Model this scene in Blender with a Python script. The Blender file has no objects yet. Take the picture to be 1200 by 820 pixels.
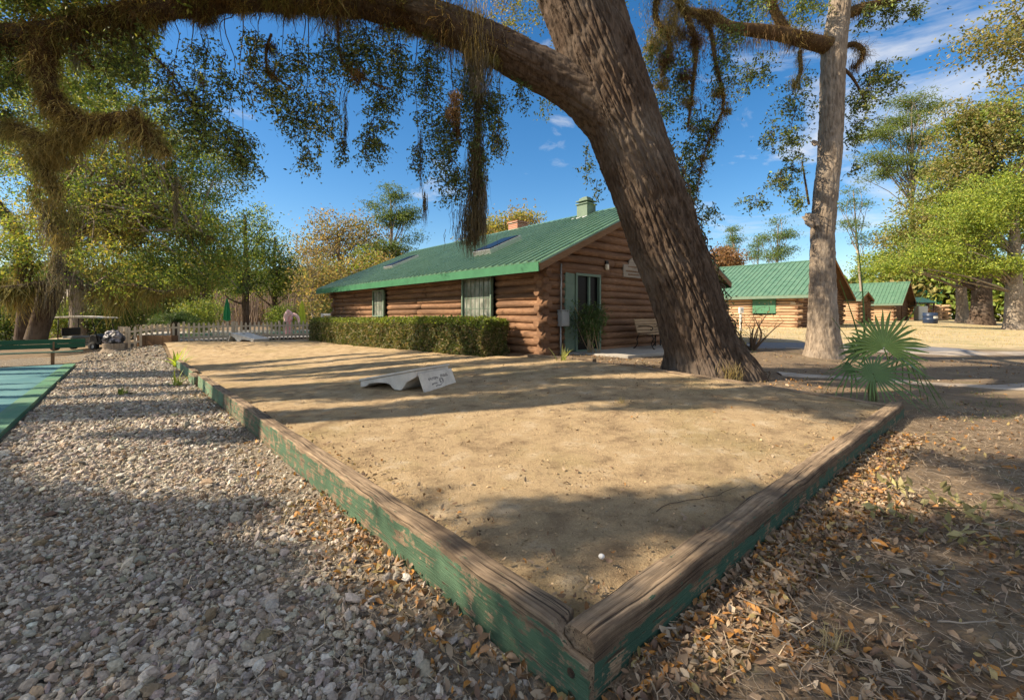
import bpy, math, random
import numpy as np
from mathutils import Vector
R = math.radians
rng = np.random.default_rng(7)
random.seed(7)
scn = bpy.context.scene
COL = scn.collection

# ---------------------------------------------------------------- layout
SUN_STR, SKY_STR, EXPO = 5.0, .068, 1.14
F = 525.0; HZ = 368.0; CH = 1.45
def at(px, py, d):
    return np.array([(px - 600) / F * d, d, CH + (HZ - py) / F * d])
AX = R(41)
UD = np.array([-math.sin(AX), math.cos(AX), 0.0])     # along the cabin and the long timber
VD = np.array([math.cos(AX), math.sin(AX), 0.0])      # along the gable and the short timber
C0 = np.array([0.29, 1.69, 0.0])
def W(u, v, z=0.0):
    return C0 + u * UD + v * VD + np.array([0, 0, z])
def uv_of(x, y):
    dx = x - C0[0]; dy = y - C0[1]
    return dx * UD[0] + dy * UD[1], dx * VD[0] + dy * VD[1]
def ss(x, a, b):
    t = np.clip((np.asarray(x, float) - a) / (b - a), 0, 1)
    return t * t * (3 - 2 * t)
def g_uv(u, v):
    u = np.asarray(u, float); v = np.asarray(v, float)
    return g_old(u, v) + (-.15 + .006 * np.clip(u, 0, 25)) * ss(u, -1.2, .6) * (1 - ss(v, -.25, .35))
def g_old(u, v):
    u = np.asarray(u, float); v = np.asarray(v, float)
    gl = -0.0165 * np.clip(u, -1, 32)
    T = 0.05 + 0.33 * ss(u, -1, 6.4) - 0.019 * np.clip(u - 8, 0, 20) + np.clip(0.005 * (v - 8), 0, 0.3) * (1 - ss(u, 18, 30))
    k = ss(u, 18, 24); w = ss(v, -4 * k, 7 - 6 * k)
    return gl * (1 - w) + T * w
def ground_z(x, y):
    u, v = uv_of(x, y)
    return g_uv(u, v)
def sand_z(u, v):
    return g_old(u, v) + 0.02 + 0.115 * (1 - ss(v, 0, 6) * ss(u, 0, 8))
def gz(p):
    return float(ground_z(p[0], p[1]))
def onground(px, d):
    x = (px - 600) / F * d
    return np.array([x, d, float(ground_z(x, d))])

# ---------------------------------------------------------------- noise
def _h(ix, iy, iz, seed):
    h = (ix.astype(np.int64) * 374761393 + iy.astype(np.int64) * 668265263 + iz.astype(np.int64) * 1274126177 + seed * 97531) & 0xffffffff
    h = ((h ^ (h >> 13)) * 1274126177) & 0xffffffff
    h = h ^ (h >> 16)
    return (h & 0xffff) / 65535.0
def vn(P, seed=0):
    P = np.asarray(P, float); i = np.floor(P).astype(np.int64); f = P - i
    f = f * f * (3 - 2 * f); r = 0
    for a in (0, 1):
        for b in (0, 1):
            for c in (0, 1):
                w = (f[..., 0] if a else 1 - f[..., 0]) * (f[..., 1] if b else 1 - f[..., 1]) * (f[..., 2] if c else 1 - f[..., 2])
                r = r + w * _h(i[..., 0] + a, i[..., 1] + b, i[..., 2] + c, seed)
    return r
def fbm(P, o=3, seed=0):
    P = np.asarray(P, float); r = 0; a = 0.5; t = 0
    for k in range(o):
        r = r + a * vn(P * (2 ** k), seed + k); t += a; a *= 0.5
    return r / t

# ---------------------------------------------------------------- objects
def props(o, label=None, cat=None, group=None, kind=None):
    if label: o['label'] = label
    if cat: o['category'] = cat
    if group: o['group'] = group
    if kind: o['kind'] = kind
    return o
def thing(name, label, cat, loc=(0, 0, 0), group=None):
    o = bpy.data.objects.new(name, None); COL.objects.link(o)
    o.location = [float(c) for c in loc]; o.empty_display_size = 0.2
    return props(o, label, cat, group)
def wloc(o):
    l = Vector((0, 0, 0))
    while o is not None:
        l = l + Vector(o.location); o = o.parent
    return np.array(l)
def mesh_np(name, V, faces, mats, parent=None, midx=None, col=None, smooth=False, vattr=None, loc=None):
    """faces: list of (k,n) int arrays, each of one corner count. V in world coordinates."""
    V = np.asarray(V, np.float32)
    off = wloc(parent) if parent is not None else (np.asarray(loc, float) if loc is not None else np.zeros(3))
    me = bpy.data.meshes.new(name)
    faces = [np.asarray(f, np.int32) for f in faces if len(f)]
    me.vertices.add(len(V)); me.vertices.foreach_set('co', (V - off.astype(np.float32)).ravel())
    tot = np.concatenate([np.full(len(f), f.shape[1], np.int32) for f in faces])
    idx = np.concatenate([f.ravel() for f in faces])
    me.loops.add(len(idx)); me.loops.foreach_set('vertex_index', idx)
    me.polygons.add(len(tot))
    st = np.concatenate([[0], np.cumsum(tot)[:-1]]).astype(np.int32)
    me.polygons.foreach_set('loop_start', st)
    if midx is not None: me.polygons.foreach_set('material_index', np.asarray(midx, np.int32))
    me.polygons.foreach_set('use_smooth', np.full(len(tot), bool(smooth)) & ((tot <= 4) if smooth != 'all' else True))
    if not isinstance(mats, (list, tuple)): mats = [mats]
    for m in mats: me.materials.append(m)
    if col is not None:
        a = me.attributes.new('Col', 'FLOAT_COLOR', 'FACE')
        c = np.ones((len(tot), 4), np.float32); c[:, :3] = col
        a.data.foreach_set('color', c.ravel())
    if vattr:
        for k, arr in vattr.items():
            arr = np.asarray(arr, np.float32)
            if arr.ndim == 1:
                a = me.attributes.new(k, 'FLOAT', 'POINT'); a.data.foreach_set('value', arr)
            else:
                a = me.attributes.new(k, 'FLOAT_VECTOR', 'POINT'); a.data.foreach_set('vector', arr.ravel())
    me.update(calc_edges=True); me.validate()
    o = bpy.data.objects.new(name, me); COL.objects.link(o)
    if parent is not None: o.parent = parent
    elif loc is not None: o.location = [float(c) for c in loc]
    return o

class MB:
    def __init__(s): s.v = []; s.f = {}; s.n = 0; s.m = {}
    def add(s, V, fs, m=0):
        V = np.asarray(V, float).reshape(-1, 3)
        for f in fs:
            s.f.setdefault(len(f), []).append([i + s.n for i in f]); s.m.setdefault(len(f), []).append(m)
        s.v.append(V); s.n += len(V); return s
    def box(s, c, d, ax=None, m=0):
        """c centre, d full sizes along axes ax (3x3 rows)"""
        ax = np.eye(3) if ax is None else np.asarray(ax, float)
        c = np.asarray(c, float); V = []
        for k in range(8):
            q = np.array([(k & 1) - .5, (k >> 1 & 1) - .5, (k >> 2 & 1) - .5]) * np.asarray(d)
            V.append(c + q @ ax)
        s.add(V, [(0, 2, 3, 1), (4, 5, 7, 6), (0, 1, 5, 4), (2, 6, 7, 3), (0, 4, 6, 2), (1, 3, 7, 5)], m); return s
    def bar(s, a, b, w, h, up=(0, 0, 1), m=0):
        a = np.asarray(a, float); b = np.asarray(b, float); d = b - a; L = np.linalg.norm(d); d = d / L
        up = np.asarray(up, float); sd = np.cross(d, up); n_ = np.linalg.norm(sd)
        if n_ < 1e-4: sd = np.cross(d, [1, 0, 0]); n_ = np.linalg.norm(sd)
        sd /= n_; upv = np.cross(sd, d)
        return s.box((a + b) / 2, (L, w, h), [d, sd, upv], m)
    def prism(s, poly, d, m=0):
        """polygon of 3D points swept along vector d"""
        P = np.asarray(poly, float); n = len(P)
        fs = [tuple(range(n))[::-1], tuple(range(n, 2 * n))] + [(i, (i + 1) % n, n + (i + 1) % n, n + i) for i in range(n)]
        return s.add(np.vstack([P, P + np.asarray(d, float)]), fs, m)
    def tube(s, pts, rad, n=8, m=0, cap=True):
        V, fs = tube_vf(pts, rad, n, cap); return s.add(V, fs, m)
    def lathe(s, c, prof, n=20, m=0):
        """profile of (r,z) about the vertical through c"""
        c = np.asarray(c, float); V = []; k = len(prof)
        for r, z in prof:
            for j in range(n):
                a = 2 * math.pi * j / n; V.append(c + [r * math.cos(a), r * math.sin(a), z])
        fs = [(i * n + j, i * n + (j + 1) % n, (i + 1) * n + (j + 1) % n, (i + 1) * n + j) for i in range(k - 1) for j in range(n)]
        fs += [tuple(range(n))[::-1], tuple(range((k - 1) * n, k * n))]
        return s.add(V, fs, m)
    def build(s, name, mats, parent=None, smooth=False, bevel=0, loc=None, **kw):
        ks = sorted(s.f)
        o = mesh_np(name, np.vstack(s.v), [np.array(s.f[k]) for k in ks], mats, parent, midx=np.concatenate([s.m[k] for k in ks]), smooth=smooth, loc=loc, **kw)
        if bevel:
            b = o.modifiers.new('b', 'BEVEL'); b.width = bevel; b.segments = 2; b.limit_method = 'ANGLE'; b.angle_limit = R(40)
        if smooth == 'auto':
            pass
        return o

def frames(P):
    P = np.asarray(P, float); T = np.gradient(P, axis=0); T /= np.linalg.norm(T, axis=1)[:, None] + 1e-9
    N = np.zeros_like(T); a = np.array([1.0, 0, 0]) if abs(T[0][0]) < .8 else np.array([0, 1.0, 0])
    n = np.cross(T[0], np.cross(a, T[0])); n /= np.linalg.norm(n)
    for i in range(len(P)):
        n = n - T[i] * np.dot(n, T[i]); n /= np.linalg.norm(n) + 1e-9; N[i] = n
    return T, N, np.cross(T, N)
def resample(pts, n):
    P = np.asarray(pts, float)
    if len(P) < 3:
        t = np.linspace(0, 1, n)[:, None]; return P[0] * (1 - t) + P[-1] * t
    Q = np.vstack([2 * P[0] - P[1], P, 2 * P[-1] - P[-2]])
    L = np.concatenate([[0], np.cumsum(np.linalg.norm(np.diff(P[:, :3], axis=0), axis=1))]); L /= L[-1]
    out = []
    for t in np.linspace(0, 1, n):
        i = min(max(np.searchsorted(L, t) - 1, 0), len(P) - 2); f = (t - L[i]) / (L[i + 1] - L[i] + 1e-9)
        a, b, c, d = Q[i:i + 4]
        out.append(.5 * (2 * b + (c - a) * f + (2 * a - 5 * b + 4 * c - d) * f * f + (3 * b - a - 3 * c + d) * f ** 3))
    return np.array(out)
def tube_vf(pts, rad, n=8, cap=True):
    P = np.asarray(pts, float); k = len(P); rad = np.broadcast_to(np.asarray(rad, float), (k,))
    T, N, B = frames(P); a = np.arange(n) * 2 * math.pi / n
    V = P[:, None] + rad[:, None, None] * (np.cos(a)[None, :, None] * N[:, None] + np.sin(a)[None, :, None] * B[:, None])
    i, j = np.meshgrid(np.arange(k - 1), np.arange(n), indexing='ij'); j2 = (j + 1) % n
    q = np.stack([i * n + j, i * n + j2, (i + 1) * n + j2, (i + 1) * n + j], -1).reshape(-1, 4)
    fs = [tuple(r) for r in q]
    if cap: fs += [tuple(range(n))[::-1], tuple(range((k - 1) * n, k * n))]
    return V.reshape(-1, 3), fs
class TB:
    """many tubes in one mesh, fast"""
    def __init__(s): s.v = []; s.q = []; s.n = 0
    def tube(s, pts, rad, n=6):
        P = np.asarray(pts, float); k = len(P); rad = np.broadcast_to(np.asarray(rad, float), (k,))
        T, N, B = frames(P); a = np.arange(n) * 2 * math.pi / n
        V = P[:, None] + rad[:, None, None] * (np.cos(a)[None, :, None] * N[:, None] + np.sin(a)[None, :, None] * B[:, None])
        i, j = np.meshgrid(np.arange(k - 1), np.arange(n), indexing='ij'); j2 = (j + 1) % n
        s.q.append(np.stack([i * n + j, i * n + j2, (i + 1) * n + j2, (i + 1) * n + j], -1).reshape(-1, 4) + s.n)
        s.v.append(V.reshape(-1, 3)); s.n += k * n
    def build(s, name, mat, parent=None, **kw):
        return mesh_np(name, np.vstack(s.v), [np.vstack(s.q)], mat, parent, smooth=True, **kw)

# ---------------------------------------------------------------- materials
class NT:
    def __init__(s, name, world=None):
        if world is None:
            s.m = bpy.data.materials.new(name); s.m.use_nodes = True; s.t = s.m.node_tree
        else: s.t = world.node_tree
        s.t.nodes.clear()
    def n(s, typ, ins=None, **kw):
        nd = s.t.nodes.new(typ)
        for k, v in kw.items(): setattr(nd, k, v)
        for k, v in (ins or {}).items():
            if hasattr(v, 'bl_idname') and hasattr(v, 'outputs'): v = v.outputs[0]
            if isinstance(v, bpy.types.NodeSocket): s.t.links.new(v, nd.inputs[k])
            else: nd.inputs[k].default_value = v
        return nd
    def math(s, op, a, b=0.0, c=0.0, clamp=False): return s.n('ShaderNodeMath', {0: a, 1: b, 2: c}, operation=op, use_clamp=clamp)
    def ramp(s, fac, stops, interp='LINEAR'):
        nd = s.n('ShaderNodeValToRGB', {0: fac}); cr = nd.color_ramp; cr.interpolation = interp
        while len(cr.elements) < len(stops): cr.elements.new(0.5)
        for e, (p, c) in zip(cr.elements, stops):
            e.position = p; e.color = (*c, 1) if not np.isscalar(c) else (c, c, c, 1)
        return nd
    def mix(s, fac, a, b, blend='MIX'):
        nd = s.n('ShaderNodeMix', data_type='RGBA', blend_type=blend)
        for k, v in ((0, fac), (6, a), (7, b)):
            if hasattr(v, 'outputs'): v = v.outputs[2] if v.bl_idname == 'ShaderNodeMix' else v.outputs[0]
            if isinstance(v, bpy.types.NodeSocket): s.t.links.new(v, nd.inputs[k])
            else: nd.inputs[k].default_value = (*v, 1) if not np.isscalar(v) else v
        return nd
    def noise(s, vec, scale, detail=4, rough=.55, dist=0): return s.n('ShaderNodeTexNoise', {'Vector': vec, 'Scale': scale, 'Detail': detail, 'Roughness': rough, 'Distortion': dist})
    def pos(s): return s.n('ShaderNodeNewGeometry').outputs['Position']
    def scale(s, vec, sc): return s.n('ShaderNodeVectorMath', {0: vec, 1: sc}, operation='MULTIPLY')
    def attr(s, name, out='Color'): return s.n('ShaderNodeAttribute', attribute_name=name).outputs[out]
    def bump(s, h, strength=.5, dist=.02, normal=None):
        d = {'Height': h, 'Strength': strength, 'Distance': dist}
        if normal is not None: d['Normal'] = normal
        return s.n('ShaderNodeBump', d)
    def out(s, base, rough=.7, bump=None, spec=.3, metal=0, **kw):
        ins = {'Roughness': rough, 'Specular IOR Level': spec, 'Metallic': metal}
        b = s.n('ShaderNodeBsdfPrincipled', ins)
        if hasattr(base, 'outputs'): base = base.outputs[2] if base.bl_idname == 'ShaderNodeMix' else base.outputs[0]
        if isinstance(base, bpy.types.NodeSocket): s.t.links.new(base, b.inputs['Base Color'])
        else: b.inputs['Base Color'].default_value = (*base, 1)
        if bump is not None: s.t.links.new(bump.outputs[0], b.inputs['Normal'])
        for k, v in kw.items(): b.inputs[k].default_value = v
        s.t.links.new(b.outputs[0], s.n('ShaderNodeOutputMaterial').inputs[0]); s.b = b
        return s.m

def m_simple(name, c, c2=None, scale=6, rough=.7, bump=.2, bdist=.01, spec=.3, metal=0, stretch=(1, 1, 1)):
    t = NT(name); p = t.scale(t.pos(), stretch)
    c2 = c2 or tuple(x * .65 for x in c)
    nz = t.noise(p, scale, 6, .6)
    base = t.mix(t.ramp(nz, [(.3, 0.), (.7, 1.)]), c2, c)
    return t.out(base, rough, t.bump(t.noise(p, scale * 6, 4), bump, bdist) if bump else None, spec, metal)
def m_leaf(name, trans=.35, rough=.55):
    t = NT(name); a = t.attr('Col')
    p = t.n('ShaderNodeBsdfPrincipled', {'Base Color': a, 'Roughness': rough, 'Specular IOR Level': .35})
    tr = t.n('ShaderNodeBsdfTranslucent', {'Color': t.mix(1.0, a, (1.5, 1.45, .8), 'MULTIPLY').outputs[2]})
    mx = t.n('ShaderNodeMixShader', {0: trans, 1: p.outputs[0], 2: tr.outputs[0]})
    t.t.links.new(mx.outputs[0], t.n('ShaderNodeOutputMaterial').inputs[0]); return t.m
def m_col(name, rough=.8, bump=.3, scale=60, spec=.2):
    t = NT(name)
    nz = t.noise(t.pos(), scale, 4)
    base = t.mix(t.ramp(nz, [(.3, .6), (.7, 1.)]), (0, 0, 0), t.attr('Col'))
    return t.out(base, rough, t.bump(nz, bump, .01), spec)
M = {}
M['leaf'] = m_leaf('oak_leaf', .3)
M['leaf_thin'] = m_leaf('thin_leaf', .45)
M['moss'] = m_leaf('moss_fibre', .25, .9)
M['litter'] = m_leaf('dry_leaf', .15, .6)
M['stone'] = m_col('limestone', .9, .5, 70)

def m_bark(name, c1, c2, c3, sc=1.0, bump=.8):
    t = NT(name); p = t.pos()
    v = t.scale(p, (9 * sc, 9 * sc, 2.2 * sc))
    n1 = t.noise(v, 1.6, 6, .65, .6)
    n2 = t.noise(t.scale(p, (30 * sc, 30 * sc, 9 * sc)), 1.5, 5, .7)
    n3 = t.noise(p, .9, 4)
    base = t.mix(t.ramp(n1, [(.35, 0.), (.65, 1.)]), c1, c2)
    base = t.mix(t.ramp(n3, [(.5, 0.), (.72, .8)]), base, c3)
    h = t.math('ADD', t.math('MULTIPLY', n1.outputs[0], .7), t.math('MULTIPLY', n2.outputs[0], .5))
    return t.out(base, .95, t.bump(h, bump, .03), .1)
M['bark'] = m_bark('oak_bark', (.040, .028, .021), (.118, .085, .063), (.155, .128, .106))
M['bark2'] = m_bark('grey_bark', (.135, .105, .08), (.33, .27, .21), (.38, .33, .275))
M['twig'] = m_simple('twig_bark', (.13, .09, .06), (.07, .05, .035), 8, .9)
M['mossbark'] = m_bark('mossy_bark', (.05, .03, .016), (.13, .08, .04), (.15, .11, .055))
def m_wood(name, c1, c2, ax=(1, 1, 14), rough=.75, rows=False):
    t = NT(name); p = t.pos()
    n1 = t.noise(t.scale(p, ax), 3, 6, .6, .3); n2 = t.noise(p, 1.3, 4)
    base = t.mix(t.ramp(n1, [(.3, 0.), (.7, 1.)]), c1, c2)
    base = t.mix(t.ramp(n2, [(.45, 0.), (.75, .5)]), base, tuple(x * .55 for x in c1))
    if rows:
        n3 = t.noise(t.scale(p, (.45, .45, 4.7)), 1.0, 3, .6); base = t.mix(t.ramp(n3, [(.44, 0.), (.62, .8)]), base, tuple(x * .62 + .01 for x in c1))
        n4 = t.noise(t.scale(p, (1.5, 1.5, 40)), 1.4, 4, .7); base = t.mix(t.ramp(n4, [(.60, 0.), (.70, .7)]), base, (.05, .032, .022))
    return t.out(base, rough, t.bump(n1, .45, .012), .15)
M['log'] = m_wood('stained_log', (.160, .082, .045), (.295, .170, .098), (2.2, 2.2, 9), .7, True)
M['log_pale'] = m_wood('pale_log', (.40, .255, .15), (.56, .39, .245), (2.2, 2.2, 9), .7, True)
M['wood_brown'] = m_wood('brown_wood', (.17, .095, .05), (.27, .16, .09))
M['wood_grey'] = m_wood('weathered_wood', (.24, .20, .16), (.36, .31, .25))
M['wood_bench'] = m_wood('bench_slat', (.28, .19, .11), (.40, .29, .18))
M['picket'] = m_wood('picket_wood', (.56, .46, .35), (.70, .59, .46), (8, 8, 2))
M['green_paint'] = m_simple('green_paint', (.045, .17, .085), (.03, .12, .06), 3, .5, .15)
M['green_light'] = m_simple('sage_paint', (.15, .215, .16), (.11, .165, .125), 4, .6, .1)
M['bench_green'] = m_simple('bench_green', (.012, .085, .045), (.008, .06, .03), 4, .45, .1)
M['iron'] = m_simple('black_iron', (.015, .014, .014), (.03, .025, .02), 20, .5, .1, metal=.6)
M['concrete'] = m_simple('concrete', (.40, .37, .33), (.30, .28, .25), 5, .9, .3)
M['concrete_w'] = m_simple('cast_concrete', (.66, .62, .56), (.46, .43, .39), 6, .85, .4)
M['steel'] = m_simple('galvanised', (.45, .46, .48), (.35, .36, .37), 8, .4, .05, metal=.7)
M['greybox'] = m_simple('grey_enamel', (.33, .35, .36), (.26, .28, .29), 5, .5, .05)
M['white'] = m_simple('white_paint', (.72, .70, .66), (.6, .58, .54), 4, .5, .08)
M['cream'] = m_simple('cream_paint', (.52, .42, .30), (.44, .35, .24), 2, .8, .1)
M['brick'] = None
M['black'] = m_simple('black_plastic', (.012, .012, .013), (.02, .02, .02), 9, .5, .1)
M['dark'] = m_simple('dark_inside', (.010, .009, .008), (.006, .006, .005), 3, .9, 0)
M['rubber'] = m_simple('rubber', (.02, .02, .02), (.03, .03, .03), 20, .85, .1)
def m_brick():
    t = NT('brick'); p = t.pos()
    q = t.n('ShaderNodeCombineXYZ', {0: t.math('ADD', t.n('ShaderNodeSeparateXYZ', {0: p}).outputs[0], t.n('ShaderNodeSeparateXYZ', {0: p}).outputs[1]), 1: t.n('ShaderNodeSeparateXYZ', {0: p}).outputs[2]})
    b = t.n('ShaderNodeTexBrick', {'Vector': q, 'Color1': (.36, .13, .07, 1), 'Color2': (.27, .09, .05, 1), 'Mortar': (.4, .36, .3, 1), 'Scale': 1.0, 'Mortar Size': .01, 'Brick Width': .22, 'Row Height': .075})
    return t.out(b, .85, t.bump(b.outputs['Fac'], -.4, .01))
M['brick'] = m_brick()
def m_metal_roof(name, c, c2, rough=.38):
    t = NT(name); p = t.pos()
    n1 = t.noise(p, 1.6, 6, .65); n2 = t.noise(p, 9, 5)
    base = t.mix(t.ramp(n1, [(.35, 0.), (.7, 1.)]), c, c2)
    r = t.ramp(n1, [(.3, rough - .05), (.7, rough + .10)])
    return t.out(base, r.outputs[0], None, .6, .1)
M['roof'] = m_metal_roof('green_metal_roof', (.092, .19, .115), (.135, .24, .155), .27)
M['roof_teal'] = m_metal_roof('teal_metal_roof', (.03, .25, .17), (.05, .30, .2))
def m_glass(name, c):
    t = NT(name); return t.out(c, .12, None, .35)
M['glass'] = NT('dark_glass').out((.006, .006, .006), .3, None, .12)
# ================================================================ terrain
def axis_pts(lo, hi, n, c, k):
    s = np.linspace(math.asinh((lo - c) / k), math.asinh((hi - c) / k), n)
    return c + k * np.sinh(s)
def grid_faces(nx, ny):
    i, j = np.meshgrid(np.arange(nx - 1), np.arange(ny - 1), indexing='ij')
    return np.stack([i * ny + j, (i + 1) * ny + j, (i + 1) * ny + j + 1, i * ny + j + 1], -1).reshape(-1, 4)
def build_ground():
    xs = axis_pts(-220, 220, 300, 1.0, 3.0); ys = axis_pts(-60, 320, 320, 3.0, 3.0)
    X, Y = np.meshgrid(xs, ys, indexing='ij')
    Z = ground_z(X, Y)
    u, v = uv_of(X, Y)
    near = np.exp(-((X - 1) ** 2 + (Y - 3) ** 2) / 90)
    Z = Z + near * 0.03 * (fbm(np.stack([X * 1.1, Y * 1.1, 0 * X], -1), 3, 3) - .5)
    inbox = ((u > 0.05) & (u < 24) & (v > .05) & (v < 6.45))
    Z = Z - 0.05 * inbox
    lawn = ss(X, 7, 13) * ss(Y, 15.5, 17.5)
    t = NT('ground_soil'); p = t.pos()
    n1 = t.noise(p, .8, 6, .62); n2 = t.noise(p, 7, 6, .7); n3 = t.noise(p, 40, 5, .7)
    soil = t.mix(t.ramp(n2, [(.3, 0.), (.7, 1.)]), (.095, .073, .053), (.24, .185, .13))
    soil = t.mix(t.ramp(n3, [(.45, 0.), (.66, .75)]), soil, (.25, .17, .10))
    soil = t.mix(t.ramp(n1, [(.5, 0.), (.68, .6)]), soil, (.30, .235, .15))
    soil = t.mix(t.ramp(t.noise(p, 1.7, 5, .6), [(.60, 0.), (.74, .55)]), soil, (.10, .13, .035))
    gr = t.mix(t.ramp(n2, [(.3, 0.), (.7, 1.)]), (.38, .295, .17), (.53, .43, .275))
    gr = t.mix(t.ramp(n1, [(.44, 0.), (.64, .65)]), gr, (.25, .245, .11))
    base = t.mix(t.attr('lawn', 'Fac'), soil, gr)
    m = t.out(base, .95, t.bump(t.math('ADD', n2.outputs[0], n3.outputs[0]), .8, .03), .1)
    o = mesh_np('ground', np.stack([X, Y, Z], -1).reshape(-1, 3), [grid_faces(300, 320)], m, smooth=True, vattr={'lawn': lawn.ravel()})
    props(o, kind='structure')
build_ground()

def strip_sheet(name, pts, halfw, mat, lift=.02, wob=.25, seed=1, n=120, nw=14):
    P = resample(np.asarray(pts, float), n); V = []
    T = np.gradient(P, axis=0); T /= np.linalg.norm(T, axis=1)[:, None]
    N = np.stack([-T[:, 1], T[:, 0]], -1); hw = resample(np.array([[h, 0] for h in halfw]), n)[:, 0] if not np.isscalar(halfw) else np.full(n, halfw)
    s = np.linspace(0, 1, nw); L = np.arange(n)
    el = wob * (fbm(np.stack([P[:, 0] * .7, P[:, 1] * .7, L * 0.], -1), 4, seed) - .5) * 2
    er = wob * (fbm(np.stack([P[:, 0] * .7, P[:, 1] * .7, L * 0. + 9], -1), 4, seed) - .5) * 2
    off = (-hw - el)[:, None] * (1 - s) + (hw + er)[:, None] * s
    XY = P[:, None, :] + off[..., None] * N[:, None, :]
    Z = ground_z(XY[..., 0], XY[..., 1]) + lift
    Z[:, 0] -= lift + .03; Z[:, -1] -= lift + .03
    V = np.concatenate([XY, Z[..., None]], -1).reshape(-1, 3)
    o = mesh_np(name, V, [grid_faces(n, nw)[:, ::-1]], mat, smooth=True)
    return props(o, kind='structure')
def m_track():
    t = NT('sandy_drive'); p = t.pos(); n1 = t.noise(p, .9, 6, .6); n2 = t.noise(t.scale(p, (.5, 2.4, 1)), 2.2, 6, .65)
    n3 = t.noise(p, 30, 4, .7)
    b = t.mix(t.ramp(n2, [(.35, 0.), (.65, 1.)]), (.24, .205, .17), (.44, .385, .325))  # streaked tones put dappled shade into the drive colour
    b = t.mix(t.ramp(n1, [(.5, 0.), (.7, .7)]), b, (.19, .135, .085))
    b = t.mix(t.ramp(n3, [(.6, 0.), (.75, .5)]), b, (.16, .12, .09))
    return t.out(b, .95, t.bump(n3, .5, .02), .15)
mt = m_track()
strip_sheet('drive', [(5.6, 9.4), (9, 8.5), (14, 8.7), (22, 9.6), (40, 11)], [.12, .8, 1.15, 1.3, 1.5], mt, .022, .55, 4)
strip_sheet('road', [(8.2, 14.9), (12, 14.8), (20, 15.2), (34, 15.8), (60, 17)], [.2, 1.1, 1.6, 1.9, 2.2], mt, .024, .5, 6)

# ---------------------------------------------------------------- sand court
def build_sand():
    us = np.linspace(.08, 24.6, 320); vs = np.linspace(.08, 6.46, 90)
    U, V = np.meshgrid(us, vs, indexing='ij')
    vlim = np.where(U < 7, 6.46, 6.46 - 0.55 * ss(U, 6.6, 8))
    V = V / 6.46 * vlim
    Z = sand_z(U, V)
    P = C0 + U[..., None] * UD + V[..., None] * VD
    Z = Z + .035 * (fbm(P * 1.3, 3, 11) - .5) + .024 * (fbm(P * 7, 3, 12) - .5)
    edge = (1 - ss(U, 0, .5)) + (1 - ss(V, 0, .5))
    Z = Z - .03 * np.clip(edge, 0, 1) * (U < 20)
    P[..., 2] = Z
    t = NT('court_sand'); p = t.pos()
    n1 = t.noise(p, .7, 6, .6); n2 = t.noise(p, 3.2, 6, .65); n3 = t.noise(p, 90, 4, .75); n4 = t.noise(p, 22, 5, .7)
    b = t.mix(t.ramp(n3, [(.3, 0.), (.7, 1.)]), (.32, .23, .13), (.55, .415, .255))
    b = t.mix(t.ramp(n1, [(.52, 0.), (.68, .6)]), b, (.27, .22, .10))
    b = t.mix(t.ramp(n2, [(.55, 0.), (.75, .65)]), b, (.60, .51, .39))
    b = t.mix(t.ramp(n2, [(.34, .8), (.50, 0.)]), b, (.22, .155, .095))
    b = t.mix(t.ramp(n4, [(.58, 0.), (.72, .8)]), b, (.15, .095, .055))
    m = t.out(b, .95, t.bump(t.math('ADD', t.math('MULTIPLY', n4.outputs[0], 1.3), n3.outputs[0]), 1.0, .022), .1)
    o = mesh_np('sand', P.reshape(-1, 3), [grid_faces(320, 90)], m, smooth=True); props(o, kind='structure')
build_sand()

# ---------------------------------------------------------------- gravel bed, green playing court, pool, slab
def patch(name, us, vs, mat, lift, kind='structure', bump=0):
    U, V = np.meshgrid(us, vs, indexing='ij'); P = C0 + U[..., None] * UD + V[..., None] * VD
    P[..., 2] = g_uv(U, V) + lift + (bump * (fbm(P * 4, 3, 21) - .5) if bump else 0)
    o = mesh_np(name, P.reshape(-1, 3), [grid_faces(len(us), len(vs))], mat, smooth=True)
    return props(o, kind=kind)
t = NT('gravel_base'); p = t.pos(); n1 = t.noise(p, 24, 5, .7); v1 = t.n('ShaderNodeTexVoronoi', {'Vector': p, 'Scale': 22.0})
b = t.mix(t.ramp(n1, [(.3, 0.), (.7, 1.)]), (.10, .082, .064), (.26, .22, .175))
b = t.mix(t.ramp(v1.outputs['Distance'], [(.15, .55), (.5, 0.)]), b, (.33, .295, .25))
mg = t.out(b, .95, t.bump(t.math('SUBTRACT', n1.outputs[0], v1.outputs['Distance']), .9, .03), .1)
patch('gravel_bed', np.linspace(-6, 27, 200), np.linspace(-9, -.01, 80), mg, .006, bump=.03)

t = NT('court_paint'); p = t.pos(); n1 = t.noise(p, 1.1, 6, .6); n2 = t.noise(p, 14, 5, .7)
b = t.mix(t.ramp(n1, [(.35, 0.), (.7, 1.)]), (.05, .15, .175), (.10, .225, .24))
b = t.mix(t.ramp(n2, [(.6, 0.), (.76, .5)]), b, (.30, .28, .22))
mc = t.out(b, .7, t.bump(n2, .1, .005), .3)
def slab_prism(name, corners, ztop, thick, mats, lab=None, m=0):
    mb = MB(); mb.prism([(c[0], c[1], z) for c, z in zip(corners, ztop)], (0, 0, -thick)); o = mb.build(name, mats); return props(o, kind='structure')
us = (7.0, 20.8)
cz = lambda u, v: float(g_uv(u, -3)) + .075
slab_prism('court_surface', [W(5.2, -2.86), W(20.8, -2.86), W(20.8, -8.9), W(5.2, -8.9)], [cz(5.2, 0), cz(20.8, 0), cz(20.8, 0), cz(5.2, 0)], .1, mc)
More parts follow.
